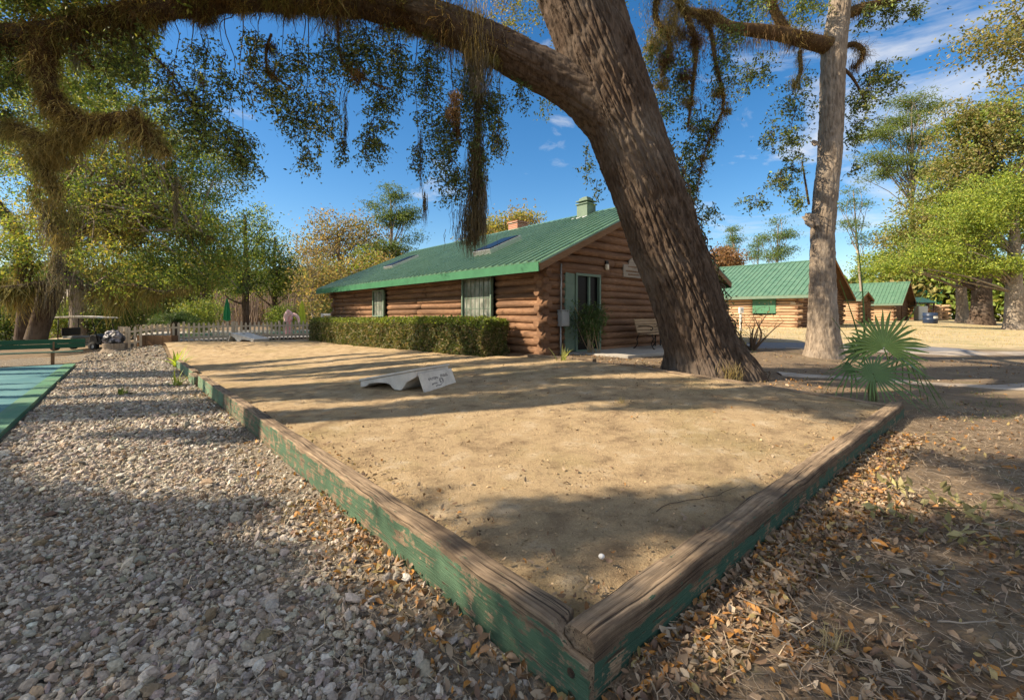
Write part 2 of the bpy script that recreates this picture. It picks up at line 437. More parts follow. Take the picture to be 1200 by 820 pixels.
mb = MB(); mb.prism([W(5.2, -2.57, cz(5.2, 0) + .012), W(20.8, -2.57, cz(20.8, 0) + .012), W(20.8, -2.85, cz(20.8, 0) + .012), W(5.2, -2.85, cz(5.2, 0) + .012)], (0, 0, -.14))
props(mb.build('court_border', m_simple('border_green', (.06, .19, .11), (.13, .22, .14), 3, .6, .1)), kind='structure')

# ---------------------------------------------------------------- pebbles
def ico(sub=0):
    g = (1 + 5 ** .5) / 2
    V = [(-1, g, 0), (1, g, 0), (-1, -g, 0), (1, -g, 0), (0, -1, g), (0, 1, g), (0, -1, -g), (0, 1, -g), (g, 0, -1), (g, 0, 1), (-g, 0, -1), (-g, 0, 1)]
    Fc = [(0, 11, 5), (0, 5, 1), (0, 1, 7), (0, 7, 10), (0, 10, 11), (1, 5, 9), (5, 11, 4), (11, 10, 2), (10, 7, 6), (7, 1, 8), (3, 9, 4), (3, 4, 2), (3, 2, 6), (3, 6, 8), (3, 8, 9), (4, 9, 5), (2, 4, 11), (6, 2, 10), (8, 6, 7), (9, 8, 1)]
    V = [np.array(v) / np.linalg.norm(v) for v in V]
    for _ in range(sub):
        mid = {}; nf = []
        def m_(a, b):
            k = (min(a, b), max(a, b))
            if k not in mid:
                q = V[a] + V[b]; V.append(q / np.linalg.norm(q)); mid[k] = len(V) - 1
            return mid[k]
        for a, b, c in Fc:
            x, y, z = m_(a, b), m_(b, c), m_(c, a); nf += [(a, x, z), (b, y, x), (c, z, y), (x, y, z)]
        Fc = nf
    return np.array(V), np.array(Fc)
def rand_rot(n, r, flat=0):
    q = r.normal(size=(n, 4)); q[:, 1:3] *= (1 - flat); q /= np.linalg.norm(q, axis=1)[:, None]
    w, x, y, z = q.T
    return np.stack([np.stack([1 - 2 * (y * y + z * z), 2 * (x * y - z * w), 2 * (x * z + y * w)], -1), np.stack([2 * (x * y + z * w), 1 - 2 * (x * x + z * z), 2 * (y * z - x * w)], -1), np.stack([2 * (x * z - y * w), 2 * (y * z + x * w), 1 - 2 * (x * x + y * y)], -1)], -2)
def stones(P, size, sub, r, flat=.6):
    n = len(P); V0, F0 = ico(sub); var = []
    for k in range(10):
        d = 1 + .7 * (vn(V0 * 1.6 + k * 7.3, 5) - .5) + .75 * (vn(V0 * 3.1 + k * 3.3, 6) - .5)
        var.append(V0 * d[:, None])
    var = np.array(var)[r.integers(0, 10, n)]
    sc = np.stack([r.uniform(.8, 1.25, n), r.uniform(.7, 1.0, n), r.uniform(.36, .66, n)], -1) * (size * .5)[:, None]
    V = var * sc[:, None, :]
    V = np.einsum('nij,nkj->nki', rand_rot(n, r, flat), V) + P[:, None, :]
    Fc = F0[None] + (np.arange(n) * len(V0))[:, None, None]
    return V.reshape(-1, 3), Fc.reshape(-1, 3), len(F0)
def build_gravel():
    r = np.random.default_rng(21); Ps = []; S = []
    def scatter(n, u0, u1, v0, v1, s0, s1, dens=None, lift=0):
        u = r.uniform(u0, u1, n); v = r.uniform(v0, v1, n)
        if dens is not None:
            k = r.random(n) < dens(u, v); u = u[k]; v = v[k]
        s = s0 * np.exp(r.normal(0, .28, len(u))) * (1 + (s1 - 1) * np.clip(u / 20, 0, 1))
        P = C0 + u[:, None] * UD + v[:, None] * VD; P[:, 2] = g_uv(u, v) + s * r.uniform(.12, .42, len(u)) + lift
        Ps.append(P); S.append(s)
    edge = lambda u, v: np.clip((-v - .02) / .5, .25, 1) * np.clip((u + 1.2) / 1.6, .05, 1)
    scatter(72000, -1.6, 6, -4.4, -.02, .0275, 1.0, edge)
    scatter(5000, -1.6, 6, -4.4, -.02, .045, 1.0, edge, .012)
    scatter(36000, 6, 21, -2.6, -.05, .042, 1.25, None)
    scatter(3500, 21, 27, -5, 0, .055, 1.2, lambda u, v: .6 * np.ones_like(u))
    P = np.vstack(Ps); S = np.concatenate(S)
    d = np.linalg.norm(P - np.array([0, 0, CH]), axis=1)
    inv = (P[:, 1] > .9) & (np.abs(P[:, 0]) < P[:, 1] * 1.35 + .5)
    P = P[inv]; S = S[inv]; d = d[inv]
    u, v = uv_of(P[:, 0], P[:, 1]); k = ~((v < -2.5) & (u > 5.1)); P = P[k]; S = S[k]; d = d[k]
    out = []
    a = d < 3.4
    V1, F1, k1 = stones(P[a], S[a], 1, r); V2, F2, k2 = stones(P[~a], S[~a], 0, r)
    def cols(n):
        c = np.array([.42, .365, .30]) * np.exp(r.normal(0, .26, n))[:, None] * np.array([1, 1, 1]) + r.normal(0, .012, (n, 3))
        w = r.random(n) < .07; c[w] = np.array([.66, .61, .53]) * r.uniform(.8, 1.1, w.sum())[:, None]
        br = r.random(n) < .12; c[br] *= np.array([.75, .62, .5]); return np.clip(c, .03, .7)
    c = np.vstack([np.repeat(cols(a.sum()), k1, 0), np.repeat(cols((~a).sum()), k2, 0)])
    o = mesh_np('gravel', np.vstack([V1, V2]), [np.vstack([F1, F2 + len(V1)])], M['stone'], col=c)
    props(o, 'grey limestone gravel covering the strip beside the long timber', kind='stuff')
build_gravel()

# ---------------------------------------------------------------- fallen leaves, straw, twigs, grass
def leaf_mesh(P, L, Wd, r, tilt=.35, curl=.5, zdir=None):
    n = len(P)
    prof = np.array([[0, 0], [.33, 1], [.33, 0], [.33, -1], [.7, .8], [.7, 0], [.7, -.8], [1, 0]])
    x = prof[:, 0][None] * L[:, None]; y = prof[:, 1][None] * Wd[:, None] * .5
    cu = r.normal(0, curl, n)[:, None]; fo = r.uniform(-.2, .9, n)[:, None]
    z = cu * (x - L[:, None] / 2) ** 2 / L[:, None] * 1.6 + fo * np.abs(y)
    V = np.stack([x - L[:, None] / 2, y, z], -1)
    q = np.stack([np.ones(n), r.normal(0, tilt, n), r.normal(0, tilt, n), np.zeros(n)], -1); q /= np.linalg.norm(q, axis=1)[:, None]
    w, a, b_, c_ = q.T
    Rm = np.stack([np.stack([1 - 2 * (b_ * b_), 2 * a * b_, 2 * b_ * w], -1), np.stack([2 * a * b_, 1 - 2 * a * a, -2 * a * w], -1), np.stack([-2 * b_ * w, 2 * a * w, 1 - 2 * (a * a + b_ * b_)], -1)], -2)
    th = r.uniform(0, 6.283, n); cz_, sz = np.cos(th), np.sin(th); o_ = np.zeros(n)
    Rz = np.stack([np.stack([cz_, -sz, o_], -1), np.stack([sz, cz_, o_], -1), np.stack([o_, o_, o_ + 1], -1)], -2)
    V = np.einsum('nij,nkj->nki', Rm @ Rz, V) + P[:, None]
    tri = np.array([[0, 3, 2], [0, 2, 1], [5, 6, 7], [4, 5, 7]]); qd = np.array([[2, 3, 6, 5], [1, 2, 5, 4]])
    off = (np.arange(n) * 8)[:, None, None]
    return V.reshape(-1, 3), (tri[None] + off).reshape(-1, 3), (qd[None] + off).reshape(-1, 4)
def leaf_cols(n, r):
    pal = np.array([[.27, .19, .125], [.21, .13, .075], [.33, .25, .17], [.42, .20, .05], [.29, .145, .05], [.36, .28, .12], [.15, .095, .065], [.38, .31, .23]])
    c = pal[r.choice(8, n, p=[.22, .19, .16, .10, .11, .07, .09, .06])]
    return np.clip(c * np.exp(r.normal(0, .2, n))[:, None], .02, .7)
def build_litter():
    r = np.random.default_rng(5); Us = []; Vs = []
    def zone(n, u0, u1, v0, v1, f=None):
        u = r.uniform(u0, u1, n); v = r.uniform(v0, v1, n)
        if f is not None:
            k = r.random(n) < f(u, v); u = u[k]; v = v[k]
        Us.append(u); Vs.append(v)
    clump = lambda u, v: np.clip(fbm(np.stack([u * 2.2, v * 2.2, 0 * u], -1), 3, 40) * 2.6 - .72, .06, 1)
    zone(12500, -2.3, -.01, -1.2, 3.5, lambda u, v: clump(u, v) * np.clip(1.15 - (-u) / 3.2, .2, 1))
    zone(4200, -.35, -.01, -.2, 5.5)
    zone(9500, -6, -.3, -.5, 9, lambda u, v: clump(u, v) * .9)
    zone(1900, -.2, 3.0, -.42, -.01, lambda u, v: np.clip(1 + v / .45, .05, 1))
    zone(1600, 0, 14, -.5, -.01, lambda u, v: np.clip(.55 + v / .9, .03, 1))
    zone(500, -1, 8, -3.5, -.3, lambda u, v: .35 * np.ones_like(u))
    zone(5200, -8, 4.5, 6.8, 17, lambda u, v: clump(u, v) * .8)
    zone(2200, 1, 7, 6.55, 8.6, lambda u, v: .5 * np.ones_like(u))
    u = np.concatenate(Us); v = np.concatenate(Vs)
    P = C0 + u[:, None] * UD + v[:, None] * VD; P[:, 2] = g_uv(u, v) + r.uniform(.006, .035, len(u)) + .012 * (v < 0) * (u > 0)
    L = r.uniform(.031, .072, len(u)); L[r.random(len(u)) < .04] *= 1.35; L[r.random(len(u)) < .35] *= .55
    V, T, Q = leaf_mesh(P, L, L * r.uniform(.34, .5, len(u)), r)
    c = leaf_cols(len(u), r)
    o = mesh_np('fallen_leaves', V, [T, Q], M['litter'], col=np.vstack([np.repeat(c, 4, 0), np.repeat(c, 2, 0)]), smooth=True)
    props(o, 'dry brown and orange oak leaves lying along the timbers', kind='stuff')
    # bits on the sand
    n = 520; u = np.abs(r.normal(0, 3.2, n)) + .2; v = r.uniform(.2, 6.3, n); k = u < 14; u = u[k]; v = v[k]
    e = r.random(len(u)) < .28; v[e] = .18 + np.abs(r.normal(0, .15, e.sum()))
    e = r.random(len(u)) < .15; u[e] = .18 + np.abs(r.normal(0, .12, e.sum()))
    P = C0 + u[:, None] * UD + v[:, None] * VD; P[:, 2] = sand_z(u, v) + .014
    L = r.uniform(.02, .055, len(u)); V, T, Q = leaf_mesh(P, L, L * .45, r, .25)
    c = leaf_cols(len(u), r) * .8
    o = mesh_np('leaf_scraps', V, [T, Q], M['litter'], col=np.vstack([np.repeat(c, 4, 0), np.repeat(c, 2, 0)]), smooth=True)
    props(o, 'small dry leaf scraps scattered over the sand', kind='stuff')
    # clods and grains on the sand
    n = 11000; u = np.abs(r.normal(0, 3.4, n)) + .1; v = r.uniform(.15, 6.35, n)
    P = C0 + u[:, None] * UD + v[:, None] * VD; s = .0085 * np.exp(r.normal(0, .45, n)); P[:, 2] = sand_z(u, v) + s * .2
    V, Fc, k = stones(P, s, 0, r); c = np.array([.36, .26, .155]) * np.exp(r.normal(0, .35, n))[:, None]
    props(mesh_np('sand_clods', V, [Fc], M['stone'], col=np.repeat(c, k, 0)), 'little clods and grit on the sand surface', kind='stuff')
    # straw and needles
    n = 42000; u = r.uniform(-6, -.02, n); v = r.uniform(-1.5, 8, n); k = r.random(n) < np.clip(1.1 + u / 6, .1, 1); u = u[k]; v = v[k]
    u = np.concatenate([u, r.uniform(-.3, 5, 2200)]); v = np.concatenate([v, r.uniform(-1.1, -.02, 2200)])
    n = len(u); P = C0 + u[:, None] * UD + v[:, None] * VD; P[:, 2] = g_uv(u, v) + r.uniform(.008, .035, n)
    th = r.uniform(0, 6.283, n); L = r.uniform(.04, .16, n); D = np.stack([np.cos(th), np.sin(th), r.normal(0, .13, n)], -1) * L[:, None]
    S = np.stack([-np.sin(th), np.cos(th), 0 * th], -1) * r.uniform(.0009, .002, n)[:, None]
    b_ = r.normal(0, .12, n)[:, None] * np.stack([-np.sin(th), np.cos(th), 0 * th], -1) * L[:, None]
    V = np.stack([P - S, P + S, P + D / 2 + b_ + S, P + D / 2 + b_ - S, P + D + S, P + D - S], 1)
    o4 = (np.arange(n) * 6)[:, None, None]; Q = (np.array([[0, 1, 2, 3], [3, 2, 4, 5]])[None] + o4).reshape(-1, 4)
    c = np.array([.30, .235, .165]) * np.exp(r.normal(0, .4, n))[:, None]
    props(mesh_np('dry_straw', V.reshape(-1, 3), [Q], M['litter'], col=np.repeat(c, 2, 0)), 'dry straw and pine needles in the leaf litter', kind='stuff')
    # twigs
    tb = TB()
    for k in range(230):
        if k < 130: u_, v_ = r.uniform(-3, -.05), r.uniform(-.8, 5)
        else: u_, v_ = r.uniform(-.6, 7), r.uniform(-3, -.1)
        p0 = W(u_, v_); th = r.uniform(0, 6.28); L = r.uniform(.06, .3); pts = []
        for s in np.linspace(0, 1, 6):
            th += r.normal(0, .25); p0 = p0 + np.array([math.cos(th), math.sin(th), 0]) * L / 5
            pts.append([p0[0], p0[1], gz(p0) + .028 + r.uniform(0, .015)])
        tb.tube(pts, np.linspace(1, .5, 6) * r.uniform(.0015, .005), 5)
    props(tb.build('fallen_twigs', M['wood_grey']), 'thin grey twigs lying on gravel and litter', kind='stuff')
build_litter()
def blades(P, L, r, lean=.5, w=.004, droop=.5):
    n = len(P); th = r.uniform(0, 6.283, n); ln = np.abs(r.normal(0, lean, n))
    D = np.stack([np.cos(th) * ln, np.sin(th) * ln, np.ones(n)], -1); D /= np.linalg.norm(D, axis=1)[:, None]
    S = np.stack([-np.sin(th), np.cos(th), 0 * th], -1) * w
    out = []
    H = np.stack([np.cos(th), np.sin(th), 0 * th - .6], -1)
    for k, (s, ww) in enumerate(((0, 1), (.4, .9), (.75, .6), (1, .1))):
        c = P + D * (L * s)[:, None] + H * (L * droop * s * s * ln)[:, None]
        out += [c - S * ww, c + S * ww]
    V = np.stack(out, 1); o_ = (np.arange(n) * 8)[:, None, None]
    Q = (np.array([[0, 1, 3, 2], [2, 3, 5, 4], [4, 5, 7, 6]])[None] + o_).reshape(-1, 4)
    return V.reshape(-1, 3), Q
def grass_patch(name, label, spots, n, L, col, r, kind=None, cat=None, spread=.1, lean=.5, w=.004, group=None, droop=.5, zf=None):
    V = []; Q = []; k0 = 0
    for s in spots:
        P = np.array([s[0], s[1], 0]) + np.concatenate([r.normal(0, spread, (n, 2)), np.zeros((n, 1))], 1)
        P[:, 2] = ground_z(P[:, 0], P[:, 1]) if zf is None else zf
        v, q = blades(P, L * r.uniform(.5, 1.1, n), r, lean, w, droop); V.append(v); Q.append(q + k0); k0 += len(v)
    V = np.vstack(V); Q = np.vstack(Q); c = np.asarray(col) * np.exp(r.normal(0, .25, len(Q) // 3))[:, None]
    lo = np.array([spots[0][0], spots[0][1], V[:, 2].min()])
    o = mesh_np(name, V, [Q], M['leaf_thin'], col=np.repeat(c, 3, 0), loc=lo if kind is None else None)
    return props(o, label, cat, group, kind)
r = np.random.default_rng(31)
sp = [(x, y) for x, y in zip(r.uniform(2.6, 9, 260), r.uniform(2.6, 8.5, 260)) if uv_of(x, y)[0] < -.5 and fbm(np.array([x * .9, y * .9, 0.]), 2, 8) > .5]
grass_patch('sparse_grass', 'sparse green grass coming through the leaf litter', sp, 26, .07, (.10, .15, .04), r, 'stuff', spread=.09, lean=.8, w=.0022)
sp = [(x, y) for x, y in zip(r.uniform(8, 60, 900), r.uniform(17.5, 40, 900))]
grass_patch('dry_lawn', 'short straw coloured lawn grass beyond the drive', sp, 30, .10, (.45, .34, .17), r, 'stuff', spread=.5, lean=.8, w=.006)

# ================================================================ timbers
def m_timber(name, green, drop=0.0):
    t = NT(name); st = t.attr('st', 'Vector'); pm = t.attr('paint', 'Fac'); p = t.pos()
    g1 = t.noise(t.scale(st, (1.6, 34, 34)), 1.6, 6, .65, .25); g2 = t.noise(t.scale(st, (5, 120, 120)), 1.2, 5, .7)
    n1 = t.noise(p, 2.6, 5, .6); n2 = t.noise(p, 9, 6, .7)
    raw = t.mix(t.ramp(g1, [(.36, 0.), (.62, 1.)]), (.085, .056, .036), (.36, .265, .175))
    raw = t.mix(t.ramp(g2, [(.4, 0.), (.62, .45)]), raw, (.30, .225, .15))
    raw = t.mix(t.ramp(n1, [(.46, 0.), (.66, .75)]), raw, (.075, .053, .038))
    raw = t.mix(t.math('MULTIPLY', t.attr('rot', 'Fac'), t.ramp(n2, [(.3, 1.), (.7, .55)])), raw, (.05, .036, .028))
    raw = t.mix(t.ramp(t.noise(t.scale(st, (.9, 48, 48)), 1.3, 4, .6, .2), [(.58, 0.), (.63, .9)]), raw, (.028, .02, .015))
    gp = t.mix(t.ramp(n1, [(.3, 0.), (.7, 1.)]), green, tuple(x * 1.6 for x in green))
    gp = t.mix(t.ramp(g1, [(.5, 0.), (.75, .35)]), gp, (.03, .05, .035))
    k = t.math('ADD', pm, t.math('MULTIPLY', t.math('SUBTRACT', t.math('ADD', t.math('MULTIPLY', n2.outputs[0], .6), t.math('MULTIPLY', g1.outputs[0], .6)), .62), 2.4 + drop))
    mask = t.ramp(k, [(.46, 0.), (.54, 1.)])
    base = t.mix(mask, raw, gp)
    chips = t.ramp(t.noise(t.scale(st, (9, 60, 60)), 2.2, 5, .7), [(.66, 0.), (.7, .8)])
    base = t.mix(t.math('MULTIPLY', chips, pm), base, (.34, .30, .24))
    h = t.math('ADD', t.math('MULTIPLY', g1.outputs[0], 1.0), t.math('MULTIPLY', g2.outputs[0], .5))
    return t.out(base, .85, t.bump(h, .8, .012), .2)
M['timber_l'] = m_timber('green_painted_timber', (.052, .092, .056), .9)
M['timber_r'] = m_timber('rotten_painted_timber', (.028, .064, .046), 1.0)
M['timber_o'] = m_timber('faded_timber', (.10, .16, .10), 1.2)
def timber(name, label, A, B, width, hA, hB, inward, mat, paint_top=.97, paint=.76, notch=None, fade=0.0, rot=0.0, buried=.06, seed=0, group='landscape timbers edging the sand', r0=.014, wobble=.006):
    """beam from A to B (ground points on its outer bottom edge); inward: unit vector across"""
    A = np.asarray(A, float); B = np.asarray(B, float); Lg = np.linalg.norm(B - A); n = max(12, int(Lg / .05))
    sec = []
    for (cx, cy, a0, a1) in ((0, 0, 180, 270), (1, 0, 270, 360), (1, 1, 0, 90), (0, 1, 90, 180)):
        for a in np.linspace(a0, a1, 4): sec.append((cx, cy, math.cos(R(a)), math.sin(R(a))))
    # extra points up the outer face
    ring = []
    for (cx, cy, ca, sa) in sec: ring.append((cx, cy, ca, sa, None))
    outer = [(0, .85, -1, 0), (0, .7, -1, 0), (0, .55, -1, 0), (0, .4, -1, 0), (0, .2, -1, 0)]
    pts = [(cx, cy, ca, sa) for (cx, cy, ca, sa) in sec] + outer
    k = len(pts); rt = np.zeros((n, k)); V = np.zeros((n, k, 3)); st = np.zeros((n, k, 3)); pm = np.zeros((n, k))
    sN = np.linspace(0, 1, n); D = (B - A) / Lg
    for i, s in enumerate(sN):
        h = hA * (1 - s) + hB * s; wd = width; x0 = 0
        if notch and s * Lg < notch[0]:
            q = s * Lg / notch[0]
            if q < .999: wd = notch[1]; h = h * (notch[2] + (1 - notch[2]) * (max(0, q - .75) / .25))
        er = min(s, 1 - s) * Lg; rr = r0 + (.012 * math.exp(-er / .05) if not notch or s > .5 else 0)
        base = A + (B - A) * s
        for j, (cx, cy, ca, sa) in enumerate(pts):
            if j < 16:
                x = (rr if cx == 0 else wd - rr) + ca * rr; z = (-buried + rr if cy == 0 else h - rr) + sa * rr
            else: x = 0; z = h * cy
            V[i, j] = base + inward * x + np.array([0, 0, z]); st[i, j] = (s * Lg + seed, x + seed * .37, z)
            rt[i, j] = rot if (x < .02 and z > h * .5) else 0
            pm[i, j] = (1 - fade * s) * ((paint * (.5 if z < .012 else 1)) if (x < .008 and z < h * paint_top - .004) else (0.3 * paint if x < .02 else 0))
    V += wobble * (fbm(V * 5 + seed, 3, 50) - .5)[..., None] * 2 * (np.ones(3))
    V += .003 * (fbm(np.stack([st[..., 0] * 2, st[..., 1] * 70, st[..., 2] * 70], -1), 2, 51) - .5)[..., None] * 2
    i, j = np.meshgrid(np.arange(n - 1), np.arange(k), indexing='ij'); j2 = (j + 1) % k
    Q = np.stack([i * k + j, i * k + j2, (i + 1) * k + j2, (i + 1) * k + j], -1).reshape(-1, 4)
    caps = np.array([list(range(k))[::-1], list(range((n - 1) * k, n * k))])
    o = mesh_np(name, V.reshape(-1, 3), [Q, caps], mat, smooth=False, vattr={'st': st.reshape(-1, 3), 'paint': pm.ravel(), 'rot': rt.ravel()}, loc=A)
    return props(o, label, 'timber', group)
top = lambda u: .185 - .0135 * u
gl0 = lambda u, v: float(g_uv(u, v))
def tl(u0, u1, v, label, **kw):
    A = W(u0, v, float(g_old(u0, 0)) - .16 + .006 * u0); B = W(u1, v, float(g_old(u1, 0)) - .16 + .006 * u1)
    return timber('timber', label, A, B, kw.pop('width', .14), top(u0) - A[2] + kw.get('dh', 0), top(u1) - B[2] + kw.pop('dh', 0), VD, kw.pop('mat', M['timber_l']), **kw)
t1 = tl(0.0, 8.1, 0.0, 'long green painted timber running from the near corner beside the gravel', notch=(.17, .032, .83), fade=.38, seed=1)
tl(8.13, 11.6, 0.0, 'faded grey green timber just past the long green one, half shaded', seed=2.3, mat=M['timber_o'], dh=-.01)
tl(11.72, 12.8, -.07, 'short leaning timber block jutting out of the edging line', seed=3.7, mat=M['timber_o'], dh=-.05, width=.16)
tl(12.9, 17.4, 0.02, 'farthest edging timber, beside the bright green strap-leaved plant', seed=4.1, mat=M['timber_o'], dh=-.02)
t2 = timber('timber', 'thick brown weathered timber with peeling green paint along the right side', W(0, .034, 0), W(0, 6.62, gl0(0, 6.6)), .155, .2, .19, UD, M['timber_r'], paint_top=.60, paint=.66, rot=.8, buried=.16, seed=8, r0=.022, wobble=.012)
timber('timber', 'low brown timber half buried in sand between the palmetto and the great oak', W(.17, 6.62, gl0(.17, 6.6)), W(4.1, 6.62, gl0(4.1, 6.6)), .14, .15, .10, -VD, M['timber_o'], paint=0, seed=9, wobble=.012)
timber('timber', 'grey timber lying on the mulch by the right end of the hedge', W(5.3, 6.75, gl0(5.3, 6.6)), W(7.0, 6.35, gl0(7, 6.4)), .14, .09, .09, -VD, M['timber_o'], paint=0, seed=10.5)
# bolt in the near corner
mb = MB(); c = W(.085, -.004, .05); mb.tube([c + VD * .012, c - VD * .008], .0135, 6)
mb.tube([c + VD * .012, c - VD * .002], .019, 16)
mb.build('bolt', m_simple('rusty_bolt', (.05, .045, .04), (.10, .06, .035), 60, .6, .2, metal=.5), t1)
# ================================================================ buildings
def log_tube(mb, A, B, r, rg, n=10, m=0, step=.4):
    A = np.asarray(A, float); B = np.asarray(B, float); L = np.linalg.norm(B - A); k = max(3, int(L / step) + 1)
    s = np.linspace(0, 1, k)[:, None]; P = A * (1 - s) + B * s
    P[:, 2] += r * .12 * (vn(np.stack([P[:, 0] * 1.2, P[:, 1] * 1.2, P[:, 2] * 9], -1), 4) - .5) * 2
    rad = r * (1.0 + .10 * (vn(np.stack([P[:, 0] * 1.7, P[:, 1] * 1.7, P[:, 2] * 7 + 3], -1), 6) - .5) * 2)
    rad[0] *= .96; rad[-1] *= .96
    mb.tube(P, rad, n, m)
def log_wall(mb, A, D, L, z0, z1, r, rg, openings=(), ext=(0, 0), lim=None, joints=.18, n=10, flip=0):
    """rows of logs from A along D; openings (s0,s1,za,zb); lim(z)->(s0,s1)"""
    D = np.asarray(D, float); z = z0 + r; row = 0
    while z < z1:
        s0, s1 = (0, L) if lim is None else lim(z + r * .6)
        e0 = ext[0] * (1 if (row + flip) % 2 == 0 else .25) * rg.uniform(.6, 1.25); e1 = ext[1] * (1 if (row + flip) % 2 == 0 else .25) * rg.uniform(.6, 1.25)
        if s1 - s0 > .3:
            spans = [(s0 - (e0 if s0 <= 0 else 0), s1 + (e1 if s1 >= L else 0))]
            for (a, b, za, zb) in openings:
                if za - r * .5 < z < zb + r * .5:
                    ns = []
                    for (p, q) in spans:
                        if b <= p or a >= q: ns.append((p, q)); continue
                        if a - p > .08: ns.append((p, a))
                        if q - b > .08: ns.append((b, q))
                    spans = ns
            for (p, q) in spans:
                cuts = [p]
                while q - cuts[-1] > 4.2: cuts.append(cuts[-1] + rg.uniform(2.2, 4.0))
                if len(cuts) > 1 and q - cuts[-1] < .6: cuts.pop()
                cuts.append(q)
                for a, b in zip(cuts[:-1], cuts[1:]):
                    P = np.array([A[0], A[1], 0]) + D * a; Q = np.array([A[0], A[1], 0]) + D * (b - .006)
                    P[2] = Q[2] = z
                    log_tube(mb, P, Q, r * rg.uniform(.98, 1.08), rg, n)
        z += r * 1.86; row += 1
def ribbed_slope(mb, O, along, L, updir, S, nrm, pitch=.28, rib=.042, thick=.05, m=0):
    """metal sheet from eave corner O: ribs repeat along 'along', run up 'updir' for length S"""
    O = np.asarray(O, float); n = int(L / pitch); prof = []
    for i in range(n):
        b = i * L / n; w = L / n
        prof += [(b, 0), (b + w * .42, 0), (b + w * .5, rib), (b + w * .62, rib), (b + w * .7, 0)]
    prof += [(L, 0)]
    k = len(prof); V = []
    for t in (0, S):
        for a, h in prof: V.append(O + along * a + updir * t + nrm * h)
    for t in (0, S):
        for a, h in prof: V.append(O + along * a + updir * t - nrm * thick)
    fs = [(i, i + 1, k + i + 1, k + i) for i in range(k - 1)]
    fs += [(2 * k + i + 1, 2 * k + i, 3 * k + i, 3 * k + i + 1) for i in range(k - 1)]
    fs += [(i + 1, i, 2 * k + i, 2 * k + i + 1) for i in range(k - 1)] + [(k + i, k + i + 1, 3 * k + i + 1, 3 * k + i) for i in range(k - 1)]
    fs += [(0, k, 3 * k, 2 * k), (k - 1, 2 * k - 1 + 0, 0, 0)][:1] + [(k - 1, 3 * k - 1, 4 * k - 1, 2 * k - 1)]
    mb.add(V, fs, m)
def gable_roof(parent, name, u0, u1, v0, v1, zE, zR, mat, mtrim, mrake, soffit, pitch=.28, fascia=.22, rib=.042):
    """ridge along u between u0 (near gable) and u1; eaves at v0, v1"""
    vm = (v0 + v1) / 2; hw = (v1 - v0) / 2; S = math.hypot(hw, zR - zE); L = u1 - u0
    out = []
    mb = MB()
    upd = (VD * hw + np.array([0, 0, zR - zE])) / S; nr = np.cross(UD, upd); nr = nr if nr[2] > 0 else -nr
    ribbed_slope(mb, W(u0, v0, zE), UD, L, upd, S - .01, nr, pitch, rib)
    upd2 = (-VD * hw + np.array([0, 0, zR - zE])) / S; nr2 = np.cross(UD, upd2); nr2 = nr2 if nr2[2] > 0 else -nr2
    ribbed_slope(mb, W(u0, v1, zE), UD, L, upd2, S - .01, nr2, pitch, rib)
    # ridge cap
    mb.prism([W(u0 - .02, vm - .16, zR - .16 * (zR - zE) / hw + .03), W(u0 - .02, vm, zR + .045), W(u0 - .02, vm + .16, zR - .16 * (zR - zE) / hw + .03), W(u0 - .02, vm, zR + .01)], UD * (L + .04))
    roof = mb.build(name, mat, parent)
    for vv, sg in ((v0, -1), (v1, 1)):
        f = MB(); f.bar(W(u0 + .02, vv - sg * -.022, zE - fascia / 2 - .02), W(u1 - .02, vv - sg * -.022, zE - fascia / 2 - .02), .035, fascia); f.build('fascia', mtrim, parent)
    for uu in (u0 + .03, u1 - .03):
        for vv in (v0, v1):
            a = W(uu, vv, zE - .14); b = W(uu, vm, zR - .14); k = MB(); k.bar(a, b, .045, .17); k.build('rake_board', mrake, parent)
    for vv in (v0, v1):
        s = MB(); a0 = W(u0 + .06, vv + (.05 if vv == v0 else -.05), zE - .075); a1 = W(u0 + .06, vm, zR - .09)
        s.prism([a0, a1, a1 - [0, 0, .02], a0 - [0, 0, .02]], UD * (L - .12)); s.build('soffit', soffit, parent)
    return roof
def px_plane(px, py, p0, nrm):
    d = np.array([(px - 600) / F, 1.0, (HZ - py) / F]); o = np.array([0, 0, CH])
    t = np.dot(np.asarray(p0) - o, nrm) / np.dot(d, nrm); return o + d * t

# ---------------------------------------------------------------- main log cabin
UK, VK, LK, WK = 7.0, 6.75, 15.0, 9.3
SLAB = .43
rg = np.random.default_rng(77)
cab = thing('log_cabin', 'long brown log cabin with green metal roof behind the hedge and great oak', 'cabin', W(UK, VK, .3), 'log cabins with green roofs')
sw = MB()      # side wall: s runs along u
win = [(1.97, 3.46, 1.30, 2.56), (8.97, 10.04, 1.34, 2.44)]
log_wall(sw, W(UK, VK + .1), UD, LK, .0, 2.92, .108, rg, win, (.12, .3))
o = sw.build('side_wall', M['log'], cab, smooth=True)
gw = MB()      # gable wall: s runs along v
zR, zE, oV, oU = 5.07, 2.71, .6, .5
slope = (zR - zE) / (WK / 2 + oV); vmid = WK / 2
def lim(z):
    h = (zR - .10 - z) / slope
    return (max(0, vmid - h), min(WK, vmid + h))
door = (.82, 2.33, -.1, 2.56)
log_wall(gw, W(UK + .1, VK), VD, WK, .1, 2.62, .108, rg, [door], (.14, .24), None, flip=1)
log_wall(gw, W(UK + .1, VK), VD, WK, 2.60, 4.95, .125, rg, [], (0, 0), lim)
gw.build('gable_wall', M['log'], cab, smooth=True)
bw = MB()
log_wall(bw, W(UK, VK + WK - .1), UD, LK, .0, 2.9, .12, rg, [], (.2, .2), n=8)
log_wall(bw, W(UK + LK - .1, VK), VD, WK, .0, 2.6, .12, rg, [], (.2, .2), n=8)
log_wall(bw, W(UK + LK - .1, VK), VD, WK, 2.6, 4.95, .12, rg, [], (0, 0), lim, n=8)
